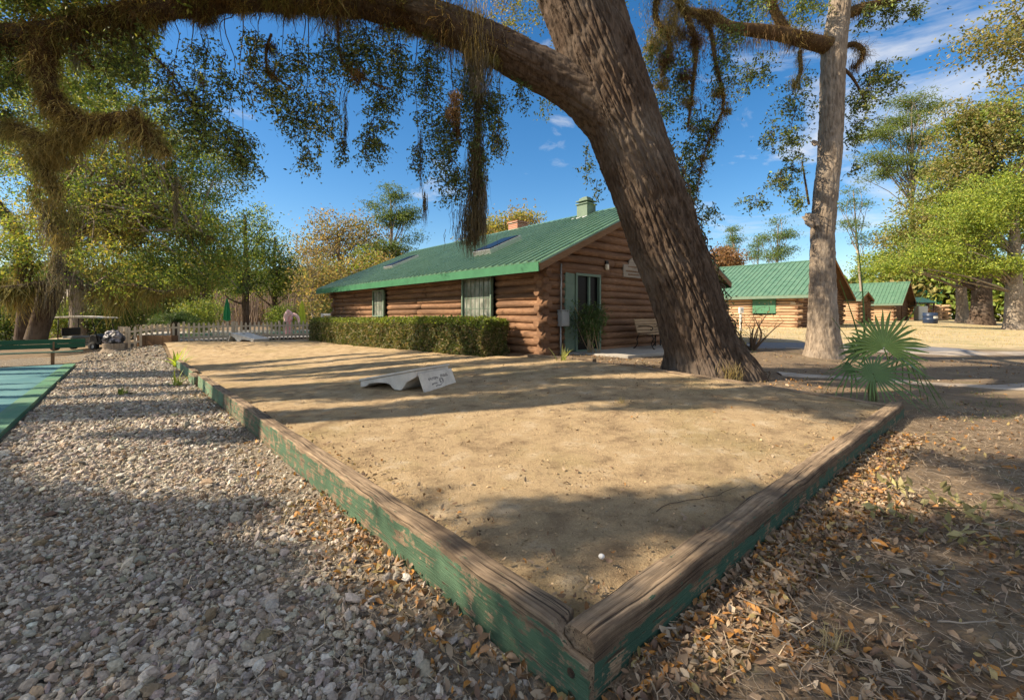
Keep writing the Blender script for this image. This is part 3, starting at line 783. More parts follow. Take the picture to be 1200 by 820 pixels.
bw.build('rear_wall', M['log'], cab, smooth=True)
roof = gable_roof(cab, 'roof', UK - oU, UK + LK + .7, VK - oV, VK + WK + oV, zE, zR, M['roof'], M['green_paint'], M['wood_brown'], M['wood_brown'])
# skylights on the near slope
hw = WK / 2 + oV; S_ = math.hypot(hw, zR - zE); upd = (VD * hw + np.array([0, 0, zR - zE])) / S_; nr = -np.cross(UD, upd); nr = nr if nr[2] > 0 else -nr
p0 = W(UK, VK - oV, zE)
for (px, py, lu, ls, hh) in ((584, 291, .95, 1.5, .17), (471, 309, .9, 1.5, .14)):
    c = px_plane(px, py, p0, nr); mb = MB()
    mb.box(c + nr * hh * .5, (lu, ls, hh), [UD, upd, nr])
    sk = mb.build('skylight', M['steel'], roof, bevel=.012)
    gl = MB(); gl.box(c + nr * (hh + .012), (lu - .12, ls - .12, .03), [UD, upd, nr]); gl.build('skylight_pane', M['glass'], roof)
# green metal ridge vent and brick chimney
def on_ridge(px, dv=0):
    a = W(UK, VK + WK / 2 + dv); k = (px - 600) / F
    t_ = (k * a[1] - a[0]) / (UD[0] - k * UD[1]); q = a + UD * t_; q[2] = zR - abs(dv) * slope; return q
q = on_ridge(687, -.15); mb = MB()
ax = [UD, VD, np.array([0, 0, 1.])]
mb.box(q + [0, 0, .06], (.48, .48, .60), ax); mb.box(q + [0, 0, .37], (.56, .56, .04), ax); mb.box(q + [0, 0, .42], (.34, .34, .07), ax)
mb.box(q + [0, 0, .475], (.54, .54, .04), ax); mb.box(q + [0, 0, .54], (.36, .36, .10), ax); mb.box(q + [0, 0, .61], (.24, .24, .05), ax)
vt = mb.build('roof_vent', M['green_light'], roof, bevel=.01)
mb = MB(); mb.box(q + [0, 0, -.17], (.74, .74, .10), ax); mb.build('flashing', M['steel'], roof)
q = on_ridge(607, .75); mb = MB()
mb.box(q + [0, 0, .25], (.62, .62, 1.1), ax); mb.box(q + [0, 0, .83], (.70, .70, .08), ax); mb.build('chimney', M['brick'], roof)
# windows on the side wall
def m_window():
    t = NT('mottled_pane'); p = t.pos(); n1 = t.noise(p, 2.5, 5, .65)
    b = t.mix(t.ramp(n1, [(.40, 0.), (.62, 1.)]), (.10, .11, .09), (.27, .28, .25))  # pane mottled between dark and paler grey green
    return t.out(b, .12, None, .6)
mw = m_window()
for (a, b, za, zb) in win:
    fr = MB(); y = -.09
    for s in (a + .03, b - .03): fr.bar(W(UK + s, VK + y, za), W(UK + s, VK + y, zb), .09, .06, up=UD)
    for z in (za + .03, zb - .03): fr.bar(W(UK + a, VK + y, z), W(UK + b, VK + y, z), .085, .06)
    f_ = fr.build('window', M['green_light'], cab, bevel=.006)
    pn = MB(); pn.prism([W(UK + a + .06, VK - .07, za + .06), W(UK + b - .06, VK - .07, za + .06), W(UK + b - .06, VK - .07, zb - .06), W(UK + a + .06, VK - .07, zb - .06)], VD * .02); pn.build('pane', mw, f_)
    mn = MB(); nv = 6 if b - a > 1.2 else 3
    for i in range(1, nv + 1):
        s = a + (b - a) * i / (nv + 1); mn.bar(W(UK + s, VK - .078, za + .06), W(UK + s, VK - .078, zb - .06), .014, .016, up=UD)
    for i in range(1, 5):
        z = za + (zb - za) * i / 4; mn.bar(W(UK + a + .06, VK - .078, z), W(UK + b - .06, VK - .078, z), .012, .014)
    mn.build('muntin', M['green_light'], f_)
# doorway on the gable: sage panel, sliding door
zs = SLAB + .02; zt = 2.52
mb = MB(); mb.box((W(UK + .05, VK + 1.04) + [0, 0, (zs + zt) / 2]), (.06, .40, zt - zs), ax)
for i in range(6): mb.box(W(UK + .015, VK + 1.04, zs + .18 + i * .36), (.014, .36, .30), ax)
mb.build('side_panel', M['green_light'], cab, bevel=.004)
df = MB()
for s in (1.28, 2.30): df.box(W(UK + .02, VK + s, (zs + zt) / 2), (.09, .07, zt - zs), ax)
df.box(W(UK + .02, VK + 1.79, zt + .02), (.09, 1.09, .07), ax); df.box(W(UK + .02, VK + 1.79, zs - .01), (.1, 1.09, .04), ax)
dr = df.build('door', M['green_light'], cab, bevel=.005)
mb = MB(); mb.prism([W(UK + .07, VK + 1.31, zs), W(UK + .07, VK + 2.27, zs), W(UK + .07, VK + 2.27, zt), W(UK + .07, VK + 1.31, zt)], UD * .02); mb.build('glass', M['glass'], dr)
mb = MB(); mb.box(W(UK + .04, VK + 1.86, (zs + zt) / 2), (.05, .07, zt - zs - .02), ax); mb.build('door_stile', M['green_light'], dr)
mb = MB(); mb.box(W(UK + .01, VK + 1.83, 1.45), (.03, .025, .18), ax); mb.build('handle', M['iron'], dr)

# things fixed to the gable
mb = MB(); c = W(UK - .06, VK + .70, 1.33)
el = thing('meter_box', 'grey electric box on the log gable left of the dark doorway', 'electric box', c)
mb.box(c, (.16, .30, .40), ax); mb.box(c + [0, 0, .215], (.19, .33, .03), ax); mb.build('cabinet', M['greybox'], el, bevel=.012)
mb = MB(); mb.box(c - UD * .086 + [0, 0, -.02], (.012, .25, .32), ax); mb.build('cover', M['greybox'], el, bevel=.004)
mb = MB(); mb.tube([W(UK - .05, VK + .60, 1.13), W(UK - .05, VK + .60, .28)], .02, 8); mb.tube([W(UK - .05, VK + .62, 1.54), W(UK - .05, VK + .62, 2.78)], .022, 8); mb.build('conduit', M['greybox'], el, smooth=True)
c = W(UK - .06, VK + 2.56, 2.86)
lp = thing('wall_lamp', 'small cream wall lamp above the right corner of the cabin doorway', 'lamp', c)
mb = MB(); mb.box(c + UD * .03 + [0, 0, .09], (.10, .13, .10), ax); mb.build('bracket', M['iron'], lp, bevel=.01)
mb = MB(); mb.lathe(c + [0, 0, -.13], [(.05, 0), (.062, .02), (.062, .15), (.045, .17)], 16); mb.build('shade', m_simple('lamp_glass', (.70, .62, .48), (.62, .54, .4), 4, .3, 0), lp, smooth=True)
c = W(UK - .045, VK + 3.95, 2.79)
sg = thing('wooden_sign', 'weathered wooden sign with rounded crest on the log gable behind the oak trunk', 'sign', c)
pl = [(-.55, -.21), (.55, -.21), (.55, .17)] + [(.27 * math.cos(a), .17 + .02 + .22 * math.sin(a)) for a in np.linspace(0, math.pi, 12)] + [(-.55, .17)]
mb = MB(); mb.prism([c + VD * x + np.array([0, 0, y]) for x, y in pl], UD * .05); mb.build('board', M['wood_grey'], sg, bevel=.008)
rr = np.random.default_rng(3)
for ly, w_ in ((.12, .32), (-.02, .42), (-.12, .30)):
    mb = MB(); x = -w_
    while x < w_:
        d = rr.uniform(.02, .05); mb.box(c - UD * .004 + VD * (x + d / 2) + np.array([0, 0, ly]), (.006, d, rr.uniform(.03, .055)), ax); x += d + rr.uniform(.012, .03)
    mb.build('carving', M['wood_brown'], sg)
# porch slab and walk
def slab(name, pts, z, th, mat):
    mb = MB(); mb.prism([W(a, b, z) for a, b in pts], (0, 0, -th)); return props(mb.build(name, mat, bevel=.012), kind='structure')
slab('porch_slab', [(UK - .02, VK + .9), (5.35, VK + 1.3), (5.1, VK + 4.2), (5.0, 14.5), (UK - .02, 16.8)], SLAB, .22, M['concrete'])
mwalk = m_simple('asphalt_walk', (.20, .20, .21), (.15, .15, .155), 5, .9, .3)
strip_sheet('walkway', [tuple(W(5.3, 14.3)[:2]), tuple(W(3.6, 17.5)[:2]), tuple(W(1.5, 20.5)[:2]), (16.2, 15.8)], [.9, .8, .75, .9], mwalk, .03, .06, 9, n=50)

# ---------------------------------------------------------------- cabins down the drive
def far_cabin(label, px, d, ye, hwid, pxa_y, L, mat_roof, rl=.11, pitch=.35, name='log_cabin', window=None, group='log cabins with green roofs', mlog='log_pale', n=8):
    E = at(px, ye, d); zE = E[2]; u0, v0 = uv_of(E[0], E[1]); v1 = v0 + 2 * hwid
    da = d + VD[1] * hwid; zR = CH + (HZ - pxa_y) / F * da; g0 = float(g_uv(u0 + 1, v0 + 1))
    th = thing(name, label, 'cabin' if name == 'log_cabin' else 'shed', W(u0 + .5, v0 + .6, g0), group)
    iv = .6 if hwid > 4 else .3; iu = .9 if hwid > 4 else .35; sl = (zR - zE) / hwid; Wd = 2 * hwid - 2 * iv
    rg = np.random.default_rng(int(px)); opn = [window[:4]] if window else []
    mb = MB(); log_wall(mb, W(u0 + iu, v0 + iv), UD, L - 2 * iu, g0 - .15, zE + .1, rl, rg, opn, (.3, .3), n=n); mb.build('side_wall', M[mlog], th, smooth=True)
    def lim(z):
        h = (zR - .1 - z) / sl; return (max(0, Wd / 2 - h), min(Wd, Wd / 2 + h))
    mb = MB(); log_wall(mb, W(u0 + iu, v0 + iv), VD, Wd, g0 - .1, zR - .2, rl, rg, [(Wd * .4, Wd * .4 + 1.0, g0, g0 + 2.0)], (.3, .3), lim, n=n, flip=1); mb.build('gable_wall', M['log'], th, smooth=True)
    mb = MB(); log_wall(mb, W(u0 + L - iu, v0 + iv), VD, Wd, g0 - .1, zR - .2, rl, rg, [], (.3, .3), lim, n=6); log_wall(mb, W(u0 + iu, v1 - iv), UD, L - 2 * iu, g0 - .1, zE + .1, rl, rg, [], (.3, .3), n=6); mb.build('rear_wall', M['log'], th, smooth=True)
    gable_roof(th, 'roof', u0, u0 + L, v0, v1, zE, zR, mat_roof, M['green_light'], m_rake, M['wood_brown'], pitch, .20, .05)
    mb = MB(); mb.box(W(u0 + iu + .02, v0 + iv + Wd * .4 + .5, g0 + 1.0), (.06, .98, 2.0), ax); mb.build('door', M['wood_brown'], th)
    if window:
        a, b, za, zb = window[:4]
        mb = MB(); mb.box(W(u0 + iu + (a + b) / 2, v0 + iv - .1, (za + zb) / 2), (b - a, .06, zb - za), ax); mb.build('shutter', M['green_paint2'], th, bevel=.01)
    return th, u0, v0, g0, zE, iv, iu
m_rake = M['wood_rake'] = m_wood('rake_wood', (.24, .11, .05), (.36, .18, .09))
M['green_paint2'] = m_simple('shutter_green', (.07, .20, .115), (.05, .15, .09), 3, .55, .1)
c2 = far_cabin('log cabin with dark green shutter and gable end right behind the slim grey trunk', 949, 30, 345, 6.2, 303, 13, M['roof'], window=(1.34, 2.9, 1.50, 2.62))
far_cabin('small low log shed between the grey trunk and the middle cabin', 1010, 42, 350, 2.7, 341.5, 6, M['roof'], name='log_shed', group=None, rl=.09)
c3 = far_cabin('pale green roofed log cabin behind the palmetto fan', 1058, 50, 355.5, 5.0, 330, 12, M['roof'])
c4 = far_cabin('farthest log cabin, with the bluish teal roof', 1103, 62, 356.5, 4.6, 339, 11, M['roof_teal'], mlog='log')
# cabin 2: number plate and a standpipe in front
u0, v0 = c2[1], c2[2]
mb = MB(); c = W(u0 + .9 + .22, v0 + .6 - .13, 2.2); mb.box(c, (.36, .02, .2), ax); props(mb.build('number_plate', M['cream'], loc=c, bevel=.005), 'small cream plate on the pale log wall near the slim grey trunk', 'plate')
c = onground(868, 27.5); sp_ = thing('standpipe', 'white utility post standing before the pale log wall', 'post', c)
mb = MB(); mb.box(c + [0, 0, .6], (.10, .10, 1.25), None); mb.build('post', M['white'], sp_, bevel=.008)
mb = MB(); mb.box(c + [0, -.05, 1.25], (.26, .16, .38), None); mb.build('head', M['white'], sp_, bevel=.02)
mb = MB(); mb.box(c + [0, -.14, 1.3], (.16, .02, .16), None); mb.build('gauge', M['greybox'], sp_, bevel=.004)

# porch of the farthest cabin: dark little roof, posts, white cabinet
c = onground(1084, 56); pr = thing('porch_shelter', 'dark roofed porch shelter on posts before the teal roofed cabin', 'shelter', c)
gz_ = c[2]
mb = MB(); mb.prism([c + [-1.3, -.2, 2.15], c + [1.4, -.2, 2.15], c + [1.1, 1.6, 2.85], c + [-1.0, 1.6, 2.85]], (0, 0, .08)); mb.build('roof', m_simple('dark_roof', (.03, .09, .08), (.02, .06, .06), 3, .5, .1), pr)
for dx in (-1.1, .45, 1.2):
    mb = MB(); mb.tube([c + [dx, .1, -.05], c + [dx, .1, 2.2]], .17 if dx == .45 else .1, 10); mb.build('post', M['log'], pr, smooth=True)
mb = MB()
mb.bar(c + [-1.2, .1, 2.12], c + [1.3, .1, 2.12], .14, .14); mb.build('beam', M['log'], pr)
c = onground(1079, 55); wc = thing('white_cabinet', 'white upright cabinet under the dark porch shelter', 'cabinet', c)
mb = MB(); mb.box(c + [0, 0, .88], (1.15, .7, 1.7), None); mb.build('body', M['white'], wc, bevel=.03)
mb = MB(); mb.box(c + [0, -.365, .95], (1.0, .03, 1.4), None); mb.build('door', M['white'], wc, bevel=.01)
for sx in (-.45, .45):
    mb = MB(); mb.box(c + [sx, 0, .015], (.08, .5, .06), None); mb.build('foot', M['black'], wc)
c = onground(1102, 57); lk = thing('log_stack', 'crossed stack of log ends beside the teal roofed cabin', 'logs', c)
for k in range(8):
    mb = MB(); z = c[2] + .13 + k * .24
    for dx in (-.6, .6) if k % 2 else (0,):
        if k % 2: mb = MB(); mb.tube([[c[0] + dx, c[1] - .7, z], [c[0] + dx, c[1] + 1.0, z]], .13, 10); mb.build('log', M['log_pale'], lk, smooth=True)
    if k % 2 == 0:
        mb.tube([[c[0] - .95, c[1], z], [c[0] + .95, c[1], z]], .13, 10); mb.build('log', M['log_pale'], lk, smooth=True)

# building at the far left
c = onground(12, 34)
bb = thing('brick_building', 'low cream and brick building behind the leaning mossy trunk at far left', 'building', c)
x0, x1 = c[0] - 7, c[0] + 1.1; y0 = c[1]; z0 = c[2] - .3
mb = MB(); mb.box([(x0 + x1) / 2, y0 + 3, z0 + 1.45], (x1 - x0, 6, 2.9)); mb.build('wall', M['cream'], bb)
mb = MB(); mb.box([x1 + 1.35, y0 + 2.5, z0 + 1.4], (2.6, 4.6, 2.8)); mb.build('brick_wall', M['brick'], bb)
mb = MB(); mb.prism([[x0 - .5, y0 - .7, z0 + 2.9], [x1 + 3.1, y0 - .7, z0 + 2.9], [x1 + 3.1, y0 + 3, z0 + 4.2], [x0 - .5, y0 + 3, z0 + 4.2]], (0, 0, .12)); mb.prism([[x0 - .5, y0 + 6.7, z0 + 2.9], [x1 + 3.1, y0 + 6.7, z0 + 2.9], [x1 + 3.1, y0 + 3.01, z0 + 4.2], [x0 - .5, y0 + 3.01, z0 + 4.2]], (0, 0, .12)); mb.build('roof', M['wood_grey'], bb)
mb = MB(); mb.box([x1 - 1.6, y0 - .03, z0 + 1.6], (1.2, .08, 1.0)); mb.build('window', M['dark'], bb)
mb = MB(); mb.box([(x0 + x1) / 2 + 1, y0 - .72, z0 + 2.86], (x1 - x0 + 3, .05, .22)); mb.build('fascia', M['white'], bb)
# ================================================================ trees
PAL = dict(
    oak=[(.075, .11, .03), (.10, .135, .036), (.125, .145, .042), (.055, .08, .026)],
    oaklit=[(.23, .24, .05), (.32, .29, .065), (.16, .19, .045), (.40, .32, .085)],  # oak leaves with sunlight put into the colour
    olive=[(.17, .23, .045), (.215, .27, .052), (.12, .18, .04), (.29, .29, .065)],
    dark=[(.06, .105, .03), (.08, .13, .035), (.05, .08, .026)],
    yellow=[(.28, .34, .05), (.22, .30, .045), (.35, .38, .065), (.15, .21, .04)],
    brown=[(.28, .20, .10), (.21, .155, .08), (.33, .23, .09), (.17, .16, .06)],
    gold=[(.31, .22, .09), (.27, .21, .085), (.23, .22, .08), (.35, .24, .10)],
    brownoak=[(.24, .21, .075), (.19, .18, .06), (.28, .23, .10), (.14, .16, .05)],
    pine=[(.12, .18, .05), (.16, .21, .06), (.09, .14, .045)],
    pinelit=[(.14, .19, .045), (.18, .21, .06), (.10, .15, .04)],
    rust=[(.25, .14, .075), (.2, .12, .06), (.28, .17, .09)],
)
def pal(name, n, r, var=.22):
    p = np.array(PAL[name]); return np.clip(p[r.integers(0, len(p), n)] * np.exp(r.normal(0, var, n))[:, None], .008, .6)
def leaf_quads(P, L, wr, r, down=.25):
    n = len(P); D = r.normal(size=(n, 3)); D[:, 2] -= down; D /= np.linalg.norm(D, axis=1)[:, None]
    A = r.normal(size=(n, 3)); S = np.cross(D, A); S /= np.linalg.norm(S, axis=1)[:, None] + 1e-9
    L = np.broadcast_to(np.asarray(L, float), (n,))[:, None]; h = S * L * wr * .5; up = np.cross(S, D) * L * .08
    V = np.stack([P, P + D * L * .45 + h + up, P + D * L, P + D * L * .45 - h + up], 1)
    return V.reshape(-1, 3), np.arange(4 * n).reshape(n, 4)
class Leaves:
    def __init__(s): s.V = []; s.Q = []; s.C = []; s.n = 0
    def add(s, P, L, wr, palette, r, down=.25, var=.22):
        V, Q = leaf_quads(P, L, wr, r, down); s.V.append(V); s.Q.append(Q + s.n); s.n += len(V); s.C.append(pal(palette, len(P), r, var)); return s
    def build(s, name, parent, mat='leaf'):
        return mesh_np(name, np.vstack(s.V), [np.vstack(s.Q)], M[mat], parent, col=np.vstack(s.C))
def ell_points(n, c, rad, r, shell=.45):
    D = r.normal(size=(n, 3)); D /= np.linalg.norm(D, axis=1)[:, None]
    return np.asarray(c) + D * (r.random(n) ** shell)[:, None] * np.asarray(rad)
def clumps(C, per, spread, r, flat=.6):
    n = len(C) * per; P = np.repeat(C, per, 0) + r.normal(size=(n, 3)) * np.array([spread, spread, spread * flat]) * np.repeat(r.uniform(.6, 1.3, len(C)), per)[:, None]
    return P
def bend(a, b, r, sag=.12, k=6):
    a = np.asarray(a, float); b = np.asarray(b, float); L = np.linalg.norm(b - a); m = (a + b) / 2 + r.normal(0, L * .10, 3) + [0, 0, L * sag]
    return resample(np.array([a, m, b]), k)
def bgtree(*a, **k):
    a = list(a); a[5] = int(a[5] * 1.55); a[7] = a[7] * 1.28
    return bgtree_(*a, **k)
def bgtree_(label, px, d, trunk_r, blobs, ncl, per, size, palette, r, name='tree', lean=0, top=None, limbs=16, spread=.55, mat='bark2', wr=.5, group='trees round the cabins', palette2=None, p2=.3, flat=.6, cat='tree', shell=.4, limb_r=.3):
    """blobs: list of (px,py,rx_px,ry_px[,depth offset]) on the picture, at real size"""
    base = onground(px, d); th = thing(name, label, cat, base, group)
    s = d / F; Bs = []
    for b in blobs:
        dd = d + (b[4] if len(b) > 4 else 0); c = at(b[0], b[1], dd); Bs.append((c, np.array([b[2] * dd / F, b[2] * dd / F * .8, b[3] * dd / F])))
    w = np.array([b[1].prod() ** .66 for b in Bs]); w /= w.sum()
    tp = np.asarray(top, float) if top is not None else np.array([base[0] + lean, base[1], max(b[0][2] for b in Bs)])
    mid = (base + tp) / 2 + np.array([-lean * .2 + r.normal(0, .2), r.normal(0, .2), 0])
    path = resample(np.array([base - [0, 0, .2], base + [0, 0, .6], mid, tp]), 16)
    tb = TB(); rad = trunk_r * np.linspace(1, .3, 16); rad[0] *= 1.28; rad[1] *= 1.06
    tb.tube(path, rad, 12); tb.build('trunk', M[mat], th)
    idx = r.choice(len(Bs), ncl, p=w); C = np.array([ell_points(1, Bs[i][0], Bs[i][1], r, shell)[0] for i in idx])
    C = C[C[:, 2] > base[2] + .8]
    tb = TB(); sel = C[r.choice(len(C), min(limbs, len(C)), replace=False)]
    for c in sel:
        t_ = np.clip((c[2] - base[2]) / max(tp[2] - base[2], .1) * .75, .25, .92); q = path[int(t_ * 15)]
        tb.tube(bend(q, c, r), np.linspace(trunk_r * limb_r * (1 - .5 * t_), .012 * d / 25, 6), 6)
    tb.build('limb', M[mat], th)
    lv = Leaves(); P = clumps(C, per, spread, r, flat)
    k = (np.repeat(r.random(len(C)), per) < p2) if palette2 else np.zeros(len(P), bool)
    if (~k).any(): lv.add(P[~k], size * r.uniform(.7, 1.25, (~k).sum()), wr, palette, r)
    if k.any(): lv.add(P[k], size * r.uniform(.7, 1.25, k.sum()), wr, palette2, r)
    lv.build('crown', th, 'leaf_thin')
    return th
def strands(P, L, r, w=.006, droop=1.0, k=4, sway=.25, out=None):
    """thin hanging strips"""
    n = len(P); th = r.uniform(0, 6.283, n); L = np.broadcast_to(L, (n,))
    S = np.stack([np.cos(th), np.sin(th), 0 * th], -1); D = np.zeros((n, 3)); D[:, 2] = -1
    if out is not None: D = out * (1 - droop) + D * droop; D /= np.linalg.norm(D, axis=1)[:, None]
    V = []; p = P.copy(); w_ = np.broadcast_to(w, (n,))
    for i in range(k + 1):
        ww = (w_ * (1 - .75 * i / k))[:, None]
        V += [p - S * ww, p + S * ww]
        step = D + r.normal(0, sway, (n, 3)); step /= np.linalg.norm(step, axis=1)[:, None]
        p = p + step * (L / k)[:, None]; D = D * .75 + np.array([0, 0, -.25]); 
    V = np.stack(V, 1); o_ = (np.arange(n) * (2 * (k + 1)))[:, None, None]
    Q = np.concatenate([np.array([[2 * i, 2 * i + 1, 2 * i + 3, 2 * i + 2]]) for i in range(k)])[None] + o_
    return V.reshape(-1, 3), Q.reshape(-1, 4), k
MP = dict(brown=[(.10, .055, .024), (.07, .04, .018), (.15, .085, .034), (.20, .125, .05)], gold=[(.30, .22, .075), (.24, .18, .06), (.36, .27, .10), (.20, .17, .06)], grey=[(.17, .14, .10), (.13, .105, .07), (.21, .18, .13)], dim=[(.10, .075, .04), (.075, .06, .03), (.13, .10, .05)], olive=[(.19, .17, .05), (.15, .14, .045), (.25, .21, .07)])  # gold strands have sunlight put into the moss colour
class Moss:
    def __init__(s): s.V = []; s.Q = []; s.C = []; s.n = 0
    def _put(s, V, Q, k, n, p, r):
        s.V.append(V); s.Q.append(Q + s.n); s.n += len(V); c = np.array(MP[p]); root = V.reshape(n, -1, 3)[:, 0]; ci = np.clip((fbm(root * 2.6, 2, 77) * 1.9 - .45) * len(c) + r.normal(0, .7, n), 0, len(c) - .01).astype(int); s.C.append(np.repeat(np.clip(c[ci] * np.exp(r.normal(0, .25, n))[:, None], .01, .6), k, 0))
    def fuzz(s, path, rad, n, L, p, r, droop=.45, w=.007, bottom=.5, sway=.3):
        path = np.asarray(path); t = r.random(n) * (len(path) - 1); i = t.astype(int); f = (t - i)[:, None]; i2 = np.minimum(i + 1, len(path) - 1)
        c = path[i] * (1 - f) + path[i2] * f; rr = (np.asarray(rad)[i] * (1 - f[:, 0]) + np.asarray(rad)[i2] * f[:, 0])
        D = r.normal(size=(n, 3)); D[:, 2] -= bottom; tg = path[i2] - path[i] + 1e-6; tg /= np.linalg.norm(tg, axis=1)[:, None]
        D -= tg * (D * tg).sum(1)[:, None]; D /= np.linalg.norm(D, axis=1)[:, None]
        lump = .25 + 6.5 * fbm(c * 3.2, 2, 61) ** 3; D = D + r.normal(0, .45, (n, 3)); D /= np.linalg.norm(D, axis=1)[:, None]
        V, Q, k = strands(c + D * (rr * .9)[:, None], L * r.uniform(.5, 1.5, n) * lump, r, w, droop, 3, sway, D); s._put(V, Q, k, n, p, r); return s
    def drape(s, P, L, p, r, w=.006, k=7, sway=.22):
        V, Q, kk = strands(np.asarray(P), L, r, w, 1, k, sway); s._put(V, Q, kk, len(P), p, r); return s
    def build(s, name, parent, label=None):
        o = mesh_np(name, np.vstack(s.V), [np.vstack(s.Q)], M['moss'], parent, col=np.vstack(s.C))
        if label: o['label'] = label
        return o

# ---------------------------------------------------------------- the great leaning oak
r = np.random.default_rng(101)
base = onground(828, 9.1); oak = thing('oak_tree', 'great leaning live oak with furrowed trunk and huge mossy limb behind the sand court', 'tree', base)
tp = [(828, 452, 9.1, 1.05), (827, 436, 9.1, .94), (822, 415, 9.08, .78), (815, 392, 9.05, .70), (806, 360, 9.02, .675), (795, 325, 9.0, .675), (782, 290, 8.97, .695), (768, 250, 8.93, .695), (752, 205, 8.9, .70), (736, 160, 8.87, .70), (721, 118, 8.84, .72), (705, 75, 8.8, .735), (691, 35, 8.78, .745), (677, -5, 8.75, .75), (650, -60, 8.7, .62), (622, -130, 8.6, .58), (590, -210, 8.4, .5)]
def build_bark_trunk(tp, parent, mat, nside=440, step=.02, depth=.058, fq=15, flare=.27, roots=7, seed=1):
    K = np.array([np.append(at(a, b, c), rr) for a, b, c, rr in tp]); L = np.linalg.norm(np.diff(K[:, :3], axis=0), axis=1).sum()
    n = int(L / step); Q = resample(K, n); P = Q[:, :3]; rad = Q[:, 3]
    T, N, B = frames(P); a = np.arange(nside) * 2 * math.pi / nside; s = np.arange(n) * step
    A2 = a[None, :] + .10 * s[:, None]
    Rm = rad.mean(); cx = np.cos(A2) * Rm; sx = np.sin(A2) * Rm; S = np.broadcast_to(s[:, None], cx.shape)
    q = np.stack([cx * fq, sx * fq, S * fq * .115], -1)
    q = q + .55 * (np.stack([vn(q * .8 + 5, seed), vn(q * .8 + 15, seed), vn(q * .8 + 25, seed)], -1) - .5)
    n1 = vn(q, seed + 1); n2 = vn(q * 2.1 + 7, seed + 2); n3 = vn(np.stack([cx * 45, sx * 45, S * 22], -1), seed + 3)
    n4 = vn(np.stack([cx * 18, sx * 18, S * 9], -1), seed + 9)
    fur = np.exp(-((n1 - .5) / .115) ** 2); fur2 = np.exp(-((n2 - .5) / .10) ** 2)
    lump = fbm(np.stack([cx * 1.4, sx * 1.4, S * .7], -1), 2, seed + 4) - .5
    disp = -depth * fur - depth * .5 * fur2 * (1 - fur) + .012 * (n3 - .5) + .026 * (n4 - .5) + .06 * lump * min(1, Rm / .6)
    low = np.clip(1 - s / 1.1, 0, 1)[:, None] ** 2
    disp = disp + flare * low * (np.sin(a[None, :] * roots + 1.2 + 1.5 * np.sin(a[None, :] * 2)) * .5 + .1)
    V = P[:, None] + (rad[:, None] + disp)[..., None] * (np.cos(a)[None, :, None] * N[:, None] + np.sin(a)[None, :, None] * B[:, None])
    i, j = np.meshgrid(np.arange(n - 1), np.arange(nside), indexing='ij'); j2 = (j + 1) % nside
    F4 = np.stack([i * nside + j, i * nside + j2, (i + 1) * nside + j2, (i + 1) * nside + j], -1).reshape(-1, 4)
    o = mesh_np('trunk', V.reshape(-1, 3), [F4], mat, parent, smooth=True)
    return o, P, rad
trunk, TP, TR = build_bark_trunk(tp, oak, M['bark'])
def limb_path(k, n):
    K = np.array([np.append(at(a, b, c), rr) for a, b, c, rr in k]); Q = resample(K, n); return Q[:, :3], Q[:, 3]
# scarred limb with bark, moss over the far part
LA = [(742, 172, 8.9, .56), (705, 128, 8.84, .55), (668, 101, 8.75, .44), (622, 76, 8.65, .40), (570, 50, 8.5, .37), (510, 24, 8.3, .33), (440, 6, 8.1, .29), (360, -4, 7.9, .25), (280, -2, 7.7, .22), (200, 8, 7.5, .20), (120, 24, 7.3, .18), (50, 40, 7.1, .17), (-30, 42, 6.9, .19), (-120, 25, 6.7, .17), (-230, -20, 6.5, .12)]
trunk2, LP_, LR = build_bark_trunk(LA, oak, M['bark'], 200, .025, .035, 10, 0, 5, 11); trunk2.name = 'limb'
tb = TB(); MO = Moss(); MH = Moss(); lv = Leaves()
def moss_limb(k, n=24, fuzz=1500, L=.16, p='brown', droop=.5, w=.006, tube=True):
    P, rr = limb_path(k, n)
    if tube: tb.tube(P, rr, 10)
    MO.fuzz(P, rr, int(fuzz * .8), L * .62, p, r, droop * .5, w, .25, .6); MO.fuzz(P, rr, int(fuzz * .4), L * .7, 'gold', r, droop * .6, w, -.3, .6); return P, rr
k0 = int(len(LP_) * .22)
MO.fuzz(LP_[k0:], LR[k0:], 9000, .16, 'brown', r, .4, .0065, .4, .55); MO.fuzz(LP_[k0:], LR[k0:], 3000, .17, 'gold', r, .35, .006, -.3, .6); MO.fuzz(LP_[k0:], LR[k0:], 1200, .24, 'dim', r, .7, .006, 1.0)
MO.fuzz(LP_[int(len(LP_) * .45):], LR[int(len(LP_) * .45):], 3500, .19, 'olive', r, .4, .006, .3, .6)
B1, _ = moss_limb([(50, 40, 7.1, .16), (50, 80, 7.0, .14), (60, 116, 6.95, .135), (90, 142, 6.9, .12), (118, 145, 6.85, .11), (148, 138, 6.8, .09), (172, 156, 6.8, .075), (196, 180, 6.8, .04)], 30, 5000, .17)
MO.fuzz(B1, np.full(len(B1), .13), 1500, .18, 'gold', r, .5)
B2, _ = moss_limb([(105, 146, 6.9, .11), (80, 160, 6.9, .11), (55, 168, 6.95, .11), (25, 152, 7.0, .08), (-20, 148, 7.1, .06)], 20, 2200, .2, 'gold')
B3, _ = moss_limb([(62, 168, 6.95, .07), (48, 188, 6.9, .06), (60, 215, 6.9, .05), (66, 232, 6.9, .02)], 20, 800, .14, 'gold', .4)
P = ell_points(900, at(56, 182, 6.9), (.26, .3, .12), r); MO.drape(P, r.uniform(.08, .26, 900), 'gold', r, .006, 5, .6)
